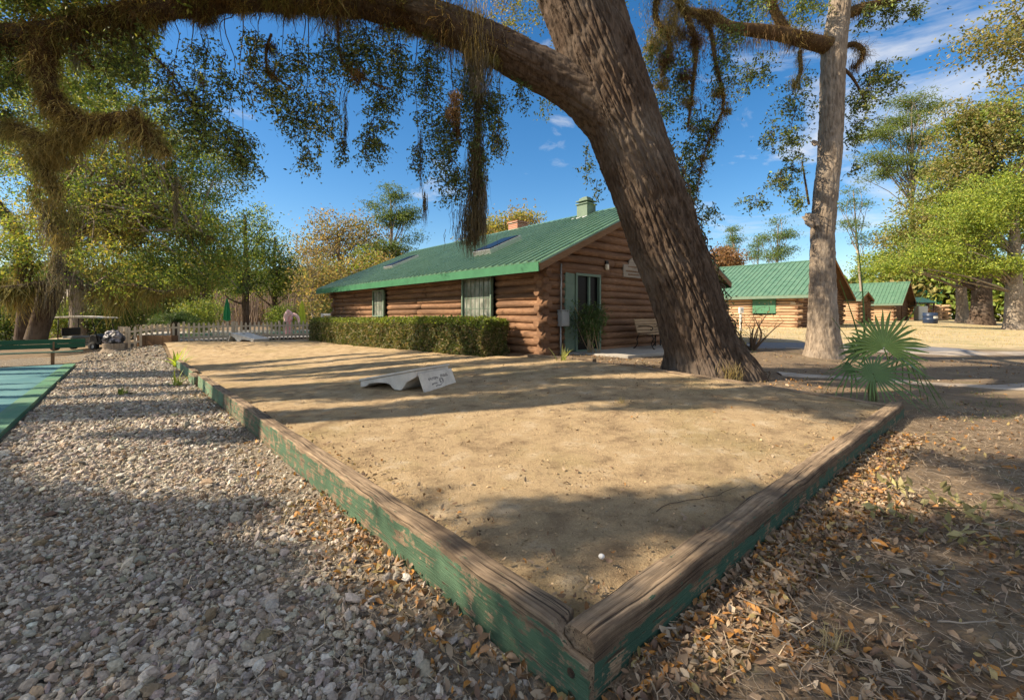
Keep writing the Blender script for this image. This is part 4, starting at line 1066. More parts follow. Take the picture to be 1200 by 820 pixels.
for cx, cy, rx, L0, n, p_ in ((52, 205, .14, .26, 260, 'gold'), (38, 222, .07, .32, 90, 'olive'), (66, 232, .10, .26, 200, 'gold'), (84, 248, .08, .24, 120, 'olive'), (70, 272, .09, .32, 140, 'gold'), (58, 255, .08, .6, 140, 'grey'), (66, 305, .08, .45, 160, 'grey')):
    c = at(cx, cy, 6.9); MO.drape(c + r.normal(0, 1, (n, 3)) * [rx * .6, rx * .6, .12], L0 * r.uniform(.3, 1.2, n), p_, r, .006, 6, .5)
# lower scrub branches under the great limb
for k in ([(318, 40, 7.75, .05), (312, 60, 7.75, .05), (316, 85, 7.7, .035), (345, 105, 7.7, .02)],
          [(160, 20, 7.4, .06), (175, 60, 7.4, .045), (200, 85, 7.4, .03), (230, 130, 7.4, .02)], [(395, 15, 8, .06), (400, 70, 7.9, .04), (420, 88, 7.9, .035), (455, 105, 7.9, .02)],
          [(90, 30, 7.2, .05), (95, 60, 7.2, .03), (110, 80, 7.2, .02)]):
    moss_limb([(a, b, c, e * .42) for a, b, c, e in k], 14, 420, .1, 'brown')
for cx, cy, n in ((318, 85, 160), (235, 90, 140), (420, 85, 160), (530, 130, 260), (533, 112, 160), (318, 55, 200)):
    c = at(cx, cy, 7.8); MO.drape(c + r.normal(0, .05, (n, 3)), r.uniform(.06, .22, n), 'brown', r, .006, 4, .5)
# hanging sprays
def spray(cx, cy, rx, ry, d, n, p='oak', size=.068, frm=None, dz=None, tw=True, p2=None):
    dz = dz or rx / F * d; a = at(cx, cy - ry, d); b = at(cx + r.uniform(-.3, .3) * rx, cy + ry * .8, d)
    if frm is not None: mm = [frm + (a - frm) * s_ + r.normal(0, .05, 3) * [1, 1, .5] for s_ in (.25, .5, .75)]; qq = resample(np.array([frm, *mm, a]), 14); tb.tube(qq, np.linspace(.010, .004, 14), 5)
    ax_ = bend(a, b, r, 0, 8); tb.tube(ax_, np.linspace(.008, .003, 8), 4)
    C = ell_points(n, at(cx, cy, d), (rx / F * d, dz, ry / F * d), r, .5)
    P = []
    for c in C:
        k = np.argmin(np.abs(ax_[:, 2] - (c[2] + .12))); st = ax_[k]
        e = c + (c - st) * .1 + np.array([0, 0, -.08]); m_ = (st + c) / 2 + r.normal(0, .03, 3)
        q = resample(np.array([st, m_, c, e + r.normal(0, .04, 3)]), 7)
        if tw: tb.tube(q, np.linspace(.005, .002, 7), 3)
        for s in np.linspace(.45, 1, 13):
            P.append(q[min(6, int(s * 6))] * 1.0 + r.normal(0, .042, 3) + [0, 0, -.015])
    P = np.array(P)
    if p2 is not None:
        k = r.random(len(P)) < .3; lv.add(P[k], size * r.uniform(.7, 1.2, k.sum()), .46, p2, r, .5); P = P[~k]
    lv.add(P, size * r.uniform(.7, 1.2, len(P)), .46, p, r, .5)
def onlimb(px):
    k = np.argmin(np.abs((LP_[:, 0] / LP_[:, 1]) * F + 600 - px)); return LP_[k]
SP = [(330, 108, 30, 45, 7.8, 34), (352, 140, 28, 35, 7.8, 30), (378, 130, 22, 52, 7.8, 36), (300, 100, 22, 40, 7.6, 16), (268, 168, 34, 26, 7.4, 36), (225, 150, 40, 40, 7.4, 44), (285, 190, 24, 30, 7.4, 26), (205, 110, 45, 40, 7.4, 34), (165, 70, 40, 40, 7.3, 24), (240, 120, 30, 34, 7.4, 22), (125, 75, 34, 34, 7.2, 20), (345, 72, 26, 28, 7.8, 20), (385, 72, 26, 30, 7.9, 22), (300, 58, 26, 22, 7.7, 14), (430, 58, 30, 26, 8.0, 18), (265, 92, 28, 28, 7.5, 18), (470, 95, 22, 30, 8.1, 20), (235, 60, 26, 20, 7.5, 12), (360, 188, 14, 18, 7.8, 9), (400, 178, 12, 22, 8.0, 8), (420, 72, 26, 48, 8.0, 30), (446, 120, 26, 50, 8.0, 44), (437, 172, 22, 26, 8.0, 22), (405, 60, 20, 34, 8.0, 16), (462, 60, 24, 32, 8.1, 24), (505, 98, 26, 58, 8.3, 50), (515, 165, 28, 42, 8.3, 52), (527, 212, 26, 30, 8.3, 30), (545, 120, 24, 52, 8.4, 48), (578, 128, 22, 40, 8.5, 38), (585, 165, 18, 26, 8.5, 16), (560, 180, 16, 44, 8.4, 24), (490, 190, 12, 20, 8.2, 8), (610, 108, 16, 24, 8.6, 10), (20, 75, 30, 40, 7.0, 16), (10, 110, 24, 34, 7.0, 14), (30, 6, 34, 20, 7.0, 18), (85, 12, 22, 16, 7.1, 10)]
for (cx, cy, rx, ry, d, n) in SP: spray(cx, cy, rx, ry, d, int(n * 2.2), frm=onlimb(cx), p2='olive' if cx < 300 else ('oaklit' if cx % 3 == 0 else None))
# foliage of the upper crown seen beside the trunk, sunlight put into its golden palettes
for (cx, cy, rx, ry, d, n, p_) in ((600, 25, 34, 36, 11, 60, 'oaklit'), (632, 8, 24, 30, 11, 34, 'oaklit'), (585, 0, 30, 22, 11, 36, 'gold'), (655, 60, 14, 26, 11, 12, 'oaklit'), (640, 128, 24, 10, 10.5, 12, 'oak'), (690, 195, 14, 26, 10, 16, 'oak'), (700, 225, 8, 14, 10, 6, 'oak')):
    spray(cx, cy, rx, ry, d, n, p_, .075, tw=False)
# branches right of the trunk, hung with moss
top_r = TP[int(len(TP) * .86)]
for k, fz in (([(655, -60, 8.7, .3), (720, -55, 9.2, .22), (775, -25, 9.6, .16), (800, 10, 9.8, .12), (815, 50, 9.8, .09), (812, 100, 9.8, .06), (806, 150, 9.7, .03)], 2600), ([(800, 10, 9.8, .1), (830, 30, 9.9, .08), (838, 70, 9.9, .07), (848, 120, 9.8, .05), (838, 150, 9.7, .03), (825, 180, 9.7, .02), (815, 235, 9.7, .012)], 1300), ([(775, -25, 9.6, .12), (768, 20, 9.8, .1), (785, 50, 9.8, .07), (775, 90, 9.8, .04)], 1500)):
    moss_limb([(a, b, c, e * .6) for a, b, c, e in k], 24, fz, .16, 'brown')
for (cx, cy, n, L0, p_) in ((785, 35, 700, .45, 'gold'), (770, 60, 400, .4, 'gold'), (815, 55, 500, .35, 'brown'), (808, 95, 300, .3, 'brown'), (842, 110, 200, .22, 'brown'), (775, 15, 500, .4, 'gold'), (830, 20, 500, .3, 'gold')):
    c = at(cx, cy, 9.8); MO.drape(c + r.normal(0, 1, (n, 3)) * [.22, .2, .22], L0 * .5 * r.uniform(.3, 1, n), p_, r, .006, 5, .8)
for (cx, cy, rx, ry, n) in ((790, 95, 26, 50, 40), (765, 70, 20, 40, 24), (820, 160, 26, 44, 44), (845, 95, 22, 44, 26), (812, 225, 18, 34, 26), (850, 55, 22, 30, 20), (803, 200, 16, 34, 18), (870, 20, 30, 24, 18), (780, 130, 16, 40, 16), (835, 250, 16, 14, 8)):
    spray(cx, cy, rx, ry, 9.9, int(n * 1.8), 'oak', .078, p2='olive')
def ball(c, R_, n, L, p):
    P = ell_points(n, c, (R_, R_, R_ * .8), r, .6); D = P - c; D /= np.linalg.norm(D, axis=1)[:, None] + 1e-6; D = D + r.normal(0, .5, D.shape) - [0, 0, .3]; D /= np.linalg.norm(D, axis=1)[:, None]
    V, Q, k = strands(P, L * r.uniform(.5, 1.3, n), r, .006, .25, 4, .65, D); MO._put(V, Q, k, n, p, r)
def LUMPS():
    for k in range(58):
        i = int(len(LP_) * r.uniform(.24, .98)); a_ = r.uniform(-2.6, .4); c = LP_[i] + np.array([r.normal(0, .08), -LR[i] * math.cos(a_) * .8, LR[i] * math.sin(a_)]); R_ = r.uniform(.07, .2); ball(c, R_, int(1500 * R_), R_ * 1.1, r.choice(['brown', 'brown', 'gold', 'olive']))
    for i in range(4, len(B1), 2): ball(B1[i] + r.normal(0, .07, 3), r.uniform(.06, .14), 160, .13, r.choice(['brown', 'gold']))
    for (cx, cy, R_, p_) in ((785, 30, .22, 'gold'), (768, 52, .2, 'gold'), (815, 48, .2, 'brown'), (842, 108, .15, 'gold'), (836, 152, .13, 'brown'), (808, 118, .16, 'gold'), (803, 88, .18, 'brown'), (776, 98, .16, 'gold'), (828, 22, .22, 'brown'), (795, 8, .25, 'gold'), (812, 150, .1, 'gold'), (822, 185, .09, 'brown'), (780, 70, .2, 'brown'), (852, 130, .1, 'gold'), (800, 40, .2, 'brown'), (50, 182, .24, 'gold'), (85, 165, .2, 'gold'), (60, 215, .14, 'gold'), (70, 255, .13, 'olive'), (52, 240, .13, 'gold'), (78, 285, .1, 'gold')):
        ball(at(cx, cy, 9.8 if cx > 300 else 6.9), R_, int(2600 * R_), R_ * .9, p_)
# long Spanish moss hanging before the cabin roof
def hang(cx, y0, y1, d, wpx, n, p, taper=.6):
    c0 = at(cx, y0, d); c1 = at(cx, y1, d); f = r.random(n) ** .8; c = c0 + (c1 - c0) * f[:, None]; wd = wpx / F * d * .5 * (1 - .3 * np.abs(f - .4))
    Pt = c + r.normal(0, 1, (n, 3)) * np.stack([wd * taper, wd * taper, 0 * wd + .03], -1)
    MH.drape(Pt, r.uniform(.15, .5, n) * (1.2 - f * .3), p, r, .0052, 6, .22)
hang(559, 20, 105, 8.4, 34, 1500, 'grey'); hang(556, 0, 70, 8.35, 36, 900, 'gold'); hang(560, 105, 215, 8.4, 11, 900, 'dim'); hang(557, 165, 262, 8.4, 20, 1300, 'dim'); hang(552, 235, 280, 8.4, 24, 700, 'dim', .8); hang(566, 200, 268, 8.4, 10, 300, 'grey')
hang(206, 205, 255, 8.5, 5, 120, 'grey'); hang(498, 222, 245, 8.2, 4, 60, 'dim'); hang(90, 45, 70, 7.2, 6, 80, 'grey'); hang(156, 40, 62, 7.4, 5, 80, 'grey'); hang(405, 100, 160, 8.0, 3, 70, 'dim'); hang(493, 150, 215, 8.2, 3, 60, 'dim'); hang(535, 115, 150, 8.3, 8, 200, 'brown')
tb.tube(resample(np.array([at(561, 60, 8.45), at(560, 130, 8.42), at(557, 200, 8.4), at(556, 265, 8.4)]), 12), np.linspace(.025, .006, 12), 5)
# unseen leaf clumps added out of frame to shade the ground round the lit patches
SUN_EL = R(38); SH = np.array([-.985, -.17]); SH /= np.linalg.norm(SH); TS = np.array([SH[0], SH[1], math.tan(SUN_EL)])
LIT = [(190, 512, 215, 42), (330, 592, 105, 30), (470, 645, 90, 44), (400, 610, 90, 36), (590, 705, 42, 50), (640, 530, 340, 54), (700, 690, 60, 20), (792, 668, 66, 44), (850, 765, 105, 58), (1040, 565, 85, 32), (1150, 500, 120, 32), (1085, 640, 70, 20), (960, 610, 34, 14), (1170, 590, 44, 14), (1000, 705, 70, 20), (1120, 575, 70, 24), (925, 655, 26, 12), (1130, 735, 60, 20), (12, 745, 34, 40), (930, 540, 60, 30), (545, 690, 40, 36)]  # ground patches that the added clumps leave in the sun
def lit_mask(G):
    px = 600 + G[:, 0] / G[:, 1] * F; py = HZ + (CH - .08) / G[:, 1] * F
    m = np.zeros(len(G))
    for cx, cy, rx, ry in LIT: m = np.maximum(m, 1.25 - np.hypot((px - cx) / rx, (py - cy) / ry))
    return m + .35 * (fbm(np.concatenate([G * 2.2, G[:, :1] * 0], 1), 3, 70) - .5)
def added_shade_leaves(n, y0, y1, per=26):
    G = np.stack([r.uniform(-8.5, 9, n), r.uniform(y0, y1, n)], -1); G = G[np.abs(G[:, 0]) < 1.25 * G[:, 1] + .8]
    G = G[lit_mask(G) < .06]
    h = r.uniform(6.2, 9.2, len(G)); C = np.stack([G[:, 0] + SH[0] * h / math.tan(SUN_EL), G[:, 1] + SH[1] * h / math.tan(SUN_EL), h + .08], -1)
    Pp = np.repeat(C, per, 0) + r.normal(0, .13, (len(C) * per, 3))
    px = 600 + Pp[:, 0] / np.maximum(Pp[:, 1], .05) * F; py = HZ - (Pp[:, 2] - CH) / np.maximum(Pp[:, 1], .05) * F
    vis = (Pp[:, 1] > .3) & (px > -40) & (px < 1240) & (py > -10)
    return Pp[~vis], C
Pp, Cc = added_shade_leaves(8500, .7, 6.1)
lv.add(Pp, .11 * r.uniform(.7, 1.2, len(Pp)), .55, 'oak', r)
def added_streak_leaves(n, per=36):  # leaf clumps added toward the sun, mostly out of frame, to cast streaks
    G = np.stack([r.uniform(-19, 8, n), r.uniform(5.9, 14.5, n)], -1); G = G[np.abs(G[:, 0]) < 1.25 * G[:, 1] + .5]
    s = fbm(np.stack([G[:, 0] * .20, (G[:, 1] - .17 * G[:, 0]) * 1.5, 0 * G[:, 0] + 4.2], -1), 3, 81); G = G[s > np.where(G[:, 0] < -3.2, .485, .45)]
    h = r.uniform(6.4, 8.4, len(G)); C = np.stack([G[:, 0] + SH[0] * h / math.tan(SUN_EL), G[:, 1] + SH[1] * h / math.tan(SUN_EL), h + .08], -1)
    Q = np.repeat(C, per, 0) + r.normal(0, 1, (len(C) * per, 3)) * [.26, .06, .06]
    px = 600 + Q[:, 0] / np.maximum(Q[:, 1], .05) * F; py = HZ - (Q[:, 2] - CH) / np.maximum(Q[:, 1], .05) * F
    return Q[~((px > 60 + 190 * vn(Q * 1.5, 4)) & (px < 1240) & (py > -10) & (Q[:, 1] > .3)) & ~((px > -20) & (py > 215) & (Q[:, 1] > .3))]
Ps = added_streak_leaves(12000); lv.add(Ps, .10 * r.uniform(.7, 1.2, len(Ps)), .5, 'olive', r)
moss_limb([(622, -130, 8.6, .4), (480, -240, 7.6, .34), (250, -420, 6.2, .28), (-250, -560, 5.0, .22), (-900, -640, 4.2, .16), (-1500, -620, 3.8, .10)], 30, 1500, .16, 'brown')  # unseen limb added to carry the shade clumps
for c in Cc[r.choice(len(Cc), 40, replace=False)]:
    pass
# top of the crown over the frame
Ct = np.vstack([ell_points(150, (1.5, 10.5, 13.5), (7.5, 5, 3.0), r), ell_points(70, (-4, 10, 12.5), (5, 4, 2), r)])
lv.add(clumps(Ct, 50, .5, r), .10, .5, 'oak', r)
for c in Ct[r.choice(len(Ct), 24, replace=False)]: tb.tube(bend(TP[-1], c, r, .05, 8), np.linspace(.16, .02, 8), 6)
tb.build('branch', M['mossbark'], oak); LUMPS(); MO.build('limb_moss', oak); MH.build('hanging_moss', oak, 'long grey brown strand of Spanish moss hanging before the cabin roof'); lv.build('crown', oak)  # crown mesh also holds the clumps added for shade
# creeper up the trunk's right edge
vl = Leaves(); vt_ = TB()
for k in range(60):
    t_ = r.uniform(.03, .45) ** 1.0; i = int(t_ * len(TP)); c = TP[i] + np.array([TR[i] * .96, -TR[i] * r.uniform(-.1, .35), 0])
    vl.add(c + r.normal(0, .09, (26, 3)), .065 * r.uniform(.6, 1.2, 26), .6, 'brownoak' if k % 3 else 'dark', r)
P0 = np.array([TP[i] + [TR[i] * 1.0, -.25, 0] for i in range(4, int(len(TP) * .42), 6)])
for q in range(3): vt_.tube(P0 + r.normal(0, .05, P0.shape), .012, 5)
cr = vt_.build('creeper', M['twig'], oak); vl.build('creeper_leaf', cr)

# ---------------------------------------------------------------- second, slim tree
base = onground(966, 12.6); t2_ = thing('oak_tree', 'slim grey oak trunk right of the great oak, its mossy limb reaching left', 'tree', base)
tp2 = [(966, 428, 12.6, .56), (965, 418, 12.6, .50), (965, 400, 12.6, .42), (964, 370, 12.6, .37), (964, 330, 12.6, .32), (964, 300, 12.6, .30), (964, 270, 12.6, .30), (967, 235, 12.6, .305), (971, 195, 12.6, .30), (973, 165, 12.6, .295), (975, 120, 12.6, .295), (976, 85, 12.6, .30), (978, 50, 12.6, .30), (984, 10, 12.6, .265), (988, -40, 12.5, .25), (992, -120, 12.4, .2)]
tr2, TP2, TR2 = build_bark_trunk(tp2, t2_, M['bark2'], 170, .03, .014, 13, .05, 6, 33)
tb = TB(); MO = Moss(); lv = Leaves()
for bx_, by_, bs in ((951, 258, .44), (955, 168, .20)):
    V, Fc, kk = stones(at(bx_, by_, 12.45)[None], np.array([bs]), 3, np.random.default_rng(2), 0); mesh_np('burl', V, [Fc], M['bark2'], t2_, smooth='all')
for k, fz, p_ in (([(976, 55, 12.6, .24), (945, 48, 12.4, .2), (915, 40, 12.2, .19), (885, 36, 12, .17), (855, 32, 11.9, .15), (835, 20, 11.8, .12), (800, 12, 11.7, .08)], 3600, 'brown'), ([(925, 42, 12.3, .13), (912, 22, 12.3, .12), (903, 0, 12.3, .1), (895, -30, 12.3, .08)], 900, 'brown'), ([(985, 20, 12.6, .16), (1010, 10, 12.5, .13), (1040, 2, 12.4, .1), (1070, -8, 12.4, .06)], 1000, 'brown'), ([(980, 60, 12.6, .08), (1000, 52, 12.5, .07), (1012, 62, 12.5, .06), (1002, 80, 12.5, .04)], 700, 'brown'), ([(937, 60, 12.3, .05), (938, 85, 12.3, .05), (930, 102, 12.3, .03)], 420, 'gold'), ([(948, 240, 12.4, .03), (944, 215, 12.3, .025), (940, 190, 12.3, .015)], 60, 'brown'), ([(980, 75, 12.6, .06), (998, 90, 12.5, .04), (1015, 120, 12.5, .02)], 160, 'brown')):
    moss_limb(k, 22, fz, .16, p_)
MO.drape(at(932, 95, 12.3) + r.normal(0, .09, (260, 3)), r.uniform(.1, .3, 260), 'gold', r); MO.drape(at(880, 45, 12) + r.normal(0, 1, (500, 3)) * [.5, .15, .1], r.uniform(.1, .35, 500), 'brown', r); MO.drape(at(1003, 75, 12.5) + r.normal(0, .08, (200, 3)), r.uniform(.1, .3, 200), 'brown', r)
for (cx, cy, rx, ry, n, p_) in ((930, 165, 20, 30, 26, 'oak'), (905, 160, 18, 20, 14, 'oak'), (925, 120, 26, 26, 22, 'oak'), (895, 85, 26, 26, 20, 'oak'), (870, 95, 16, 26, 12, 'oak'), (915, 215, 22, 14, 18, 'oak'), (930, 200, 20, 16, 14, 'oak'), (935, 235, 14, 16, 12, 'olive'), (885, 238, 24, 8, 10, 'oak'), (1015, 105, 26, 28, 36, 'oak'), (1040, 90, 26, 22, 30, 'oak'), (1010, 140, 26, 20, 26, 'oak'), (1000, 165, 16, 14, 10, 'oak'), (1045, 12, 30, 18, 26, 'oak'), (1020, 20, 24, 18, 18, 'oak'), (1070, 15, 20, 10, 10, 'oak'), (1003, 195, 12, 10, 6, 'oak'), (940, 10, 40, 22, 30, 'olive'), (890, 5, 30, 16, 16, 'olive'), (950, 110, 10, 40, 10, 'oak'), (1040, 200, 12, 6, 4, 'oak')):
    spray(cx, cy, rx, ry, 12.5, int(n * 1.7), p_, .095, p2='olive')
Ct = ell_points(110, (9.5, 12.5, 12.6), (5, 4, 2.4), r); lv.add(clumps(Ct, 50, .5, r), .11, .5, 'oak', r)
for c in Ct[:16]: tb.tube(bend(TP2[-1], c, r, .05, 8), np.linspace(.1, .02, 8), 6)
tb.build('limb', M['mossbark'], t2_); MO.build('limb_moss', t2_); lv.build('crown', t2_)

# ---------------------------------------------------------------- left live oak
r = np.random.default_rng(202)
base = onground(42, 22); lo = thing('oak_tree', 'broad golden green live oak with two leaning trunks behind the green bench', 'tree', base)
tb = TB(); MO = Moss(); lv = Leaves()
for k in ([(42, 398, 22, .44), (47, 380, 22, .41), (58, 350, 22, .44), (70, 322, 22, .42), (76, 295, 22, .38), (84, 270, 22, .33), (100, 248, 22, .28), (130, 225, 22, .22), (165, 205, 22, .14), (205, 190, 22, .07)], [(27, 398, 22.6, .34), (29, 370, 22.6, .31), (31, 335, 22.6, .33), (28, 300, 22.6, .28), (15, 262, 22.6, .22), (-15, 225, 22.6, .15)],
          [(74, 322, 22, .3), (110, 340, 21.5, .16), (150, 334, 21, .11), (190, 342, 20.5, .07), (225, 334, 20.2, .03)], [(82, 276, 22, .24), (120, 268, 21.5, .17), (150, 262, 21, .12), (190, 248, 21, .07)], [(70, 330, 22, .22), (20, 338, 21, .18), (-40, 340, 20, .12)], [(90, 262, 22, .2), (80, 215, 22, .16), (95, 165, 22, .1), (120, 120, 22, .05)], [(120, 232, 22, .16), (170, 240, 21.5, .12), (215, 262, 21, .08), (250, 280, 21, .04)]):
    P, rr = limb_path(k, 22); tb.tube(P, rr, 12)
    MO.fuzz(P[6:], rr[6:], 1100, .5, 'olive', r, .5, .016); MO.fuzz(P[6:], rr[6:], 700, .55, 'gold', r, .8, .015)
tb.build('trunk', M['bark'], lo)
Bl = [(185, 165, 80, 50), (235, 205, 50, 40), (110, 215, 110, 85), (215, 255, 75, 60), (10, 170, 90, 70), (170, 310, 95, 32), (255, 300, 45, 50), (30, 290, 70, 50), (130, 150, 90, 45), (60, 100, 70, 40)]
Bs = [(at(a, b, 22 + r.uniform(-1.5, 1.5)), np.array([c * 22 / F, c * 22 / F * .8, e * 22 / F])) for a, b, c, e in Bl]
C = np.vstack([ell_points(int(84 * (b[1][0] * b[1][2]) ** .5 / 2.3), b[0], b[1], r, .6) for b in Bs]); C = C[C[:, 2] > 1.9]
tb2 = TB()
for c in C[::7]: 
    q = P[r.integers(4, 20)] if r.random() < .3 else at(r.uniform(60, 190), r.uniform(190, 300), 22); tb2.tube(bend(q, c, r, .05, 6), np.linspace(.07, .015, 6), 5)
tb2.build('limb', M['bark2'], lo)
Pq = clumps(C, 84, .42, r, .5); k = np.repeat(r.random(len(C)), 84)
for lo_, hi_, p_ in ((0, .55, 'olive'), (.55, .76, 'dark'), (.76, 1.01, 'oaklit')):
    s_ = (k >= lo_) & (k < hi_); lv.add(Pq[s_], .122 * r.uniform(.7, 1.25, s_.sum()), .5, p_, r)
lv.build('crown', lo, 'leaf_thin')
for cx, cy, L0, n, p_ in ((55, 250, 1.4, 300, 'gold'), (75, 330, 1.3, 200, 'grey'), (207, 215, 2.6, 120, 'gold'), (200, 335, 1.0, 160, 'olive'), (140, 345, .9, 200, 'olive'), (220, 330, .9, 120, 'olive'), (110, 300, 1.2, 160, 'olive'), (65, 345, 1.2, 120, 'grey')):
    MO.drape(at(cx, cy, 21.5) + r.normal(0, 1, (n, 3)) * [.25 if L0 > 2 else .7, .3, .2], L0 * r.uniform(.4, 1.1, n), p_, r, .014, 6, .18)
MO.build('hanging_moss', lo)

# ---------------------------------------------------------------- trees behind
r = np.random.default_rng(303)
bgtree('grey trunked oak behind the golf cart', 93, 28, .5, [(110, 235, 95, 70), (60, 160, 70, 50), (170, 290, 70, 40)], 80, 56, .17, 'olive', r, 'oak_tree', palette2='dark')
bgtree('olive green tree with straight dark trunk left of the closed green umbrella', 238, 36, .3, [(236, 300, 46, 44), (215, 250, 34, 36), (255, 270, 22, 20), (225, 325, 40, 18)], 92, 52, .17, 'olive', r, palette2='dark', mat='bark')
bgtree('dark trunked green tree above the middle of the picket fence', 287, 40, .36, [(290, 285, 34, 34), (270, 318, 34, 20), (300, 252, 18, 20), (312, 310, 22, 20), (282, 335, 30, 12)], 100, 52, .17, 'olive', r, palette2='dark', p2=.5, mat='bark')
bgtree('dusky green tree standing beside the bare brown thicket', 322, 43, .32, [(322, 300, 24, 26), (338, 322, 20, 22), (310, 278, 16, 16), (318, 335, 26, 14)], 80, 50, .18, 'dark', r, palette2='olive', p2=.5, mat='bark')
bgtree('tall brown half bare tree behind the left end of the cabin roof', 395, 52, .35, [(392, 275, 44, 30), (425, 280, 30, 34), (375, 295, 34, 24), (440, 300, 26, 28)], 130, 40, .24, 'brown', r, palette2='brownoak', limbs=50, spread=.8, shell=.55)
bgtree('golden leaved tree close behind the left end of the cabin roof', 408, 44, .25, [(405, 325, 40, 24), (435, 308, 26, 20), (395, 345, 36, 24)], 120, 50, .2, 'gold', r, palette2='olive', p2=.35, limbs=30)
bgtree('slender young tree with thin yellowing leaves before the thicket', 369, 34, .12, [(369, 320, 26, 50), (372, 360, 22, 22)], 70, 22, .16, 'gold', r, palette2='brownoak', limbs=40, limb_r=.25, shell=.6)
bgtree('tall dark pine rising behind the cabin roof', 458, 50, .26, [(460, 228, 16, 14), (478, 248, 14, 9), (440, 245, 14, 9), (462, 258, 22, 9), (485, 278, 14, 7), (450, 290, 22, 10), (470, 300, 16, 12)], 85, 60, .3, 'pine', r, 'pine_tree', palette2='oak', wr=.2, limbs=26, spread=.65, flat=.35)
bgtree('golden green tree peeking over the cabin ridge beside the brick chimney', 592, 42, .3, [(585, 272, 34, 18), (610, 258, 22, 12), (560, 285, 22, 14), (600, 280, 34, 16)], 120, 50, .2, 'oaklit', r, palette2='gold')
bgtree('large brownish oak rising above the yellow green trees', 1150, 43, .85, [(1150, 180, 56, 62), (1180, 150, 40, 44), (1110, 240, 50, 50), (1080, 280, 46, 34), (1190, 230, 40, 60), (1125, 140, 26, 26)], 420, 62, .23, 'brownoak', r, 'oak_tree', palette2='olive', p2=.35, mat='bark', limbs=40)
bgtree('bright yellow green cypress with pale reddish trunk at the right edge', 1189, 34, .66, [(1182, 240, 54, 54), (1138, 262, 46, 46), (1090, 298, 42, 22), (1048, 315, 26, 11), (1235, 260, 50, 50), (1150, 312, 50, 14)], 330, 80, .145, 'yellow', r, 'cypress_tree', palette2='olive', p2=.3, limbs=40, flat=.55, spread=.42, shell=.7, limb_r=.16)
bgtree('pale trunked yellow green cypress behind the blue barrel', 1128, 46, .55, [(1115, 245, 40, 22), (1078, 280, 36, 16), (1130, 285, 36, 20), (1040, 305, 26, 11)], 200, 90, .17, 'yellow', r, 'cypress_tree', palette2='olive', p2=.3)
bgtree('layered green pine left of the big brownish oak', 1068, 74, .4, [(1068, 118, 22, 8), (1090, 128, 18, 8), (1058, 142, 26, 6), (1030, 158, 22, 6), (1075, 165, 26, 9), (1020, 185, 16, 6), (1050, 190, 28, 7), (1085, 200, 20, 10), (1030, 205, 18, 6)], 150, 60, .42, 'pinelit', r, 'pine_tree', wr=.2, limbs=50, spread=1.0, flat=.28)
bgtree('thin leaning pine with sparse tufts behind the grey trunk', 1012, 48, .16, [(1000, 240, 18, 8), (995, 262, 14, 6), (1010, 280, 16, 7), (998, 225, 12, 6)], 30, 40, .26, 'pine', r, 'pine_tree', wr=.2, limbs=14, spread=.5, flat=.35, top=at(1000, 222, 48))
bgtree('small distant pine right of the great oak trunk', 858, 74, .16, [(858, 268, 6, 5), (860, 280, 10, 6), (856, 290, 8, 5)], 26, 40, .3, 'pine', r, 'pine_tree', wr=.25, limbs=8, spread=.5, flat=.4)
bgtree('sparse distant pine between the cabin gable and slim grey trunk', 912, 66, .2, [(912, 262, 9, 6), (922, 275, 14, 5), (905, 280, 12, 5), (918, 292, 18, 6), (908, 300, 14, 6)], 46, 44, .3, 'pine', r, 'pine_tree', wr=.25, limbs=20, spread=.6, flat=.35)
bgtree('faint thin pine left of the sparse distant pine', 889, 80, .16, [(889, 288, 10, 5), (884, 298, 14, 6), (892, 280, 6, 5)], 30, 36, .3, 'pine', r, 'pine_tree', wr=.25, limbs=10, spread=.6, flat=.4)
bgtree('rounded rust brown tree beyond the cabin gable', 848, 64, .3, [(850, 305, 22, 14), (838, 310, 18, 12)], 80, 60, .26, 'rust', r)
bgtree('grey barked oak branch tree leaning in at the top right corner', 1330, 15, .4, [(1180, 30, 50, 16), (1160, 60, 40, 10), (1200, 75, 34, 12), (1140, 45, 24, 8), (1175, 95, 14, 8), (1260, 20, 60, 60), (1330, -20, 80, 80)], 190, 46, .10, 'brownoak', r, 'oak_tree', palette2='oaklit', spread=.28, limbs=50, limb_r=.22)
bgtree('low green tree in the gap between the far cabins', 1040, 72, .3, [(1030, 322, 30, 14), (1075, 318, 30, 16), (1100, 325, 24, 14)], 110, 60, .28, 'olive', r, palette2='yellow', p2=.4)
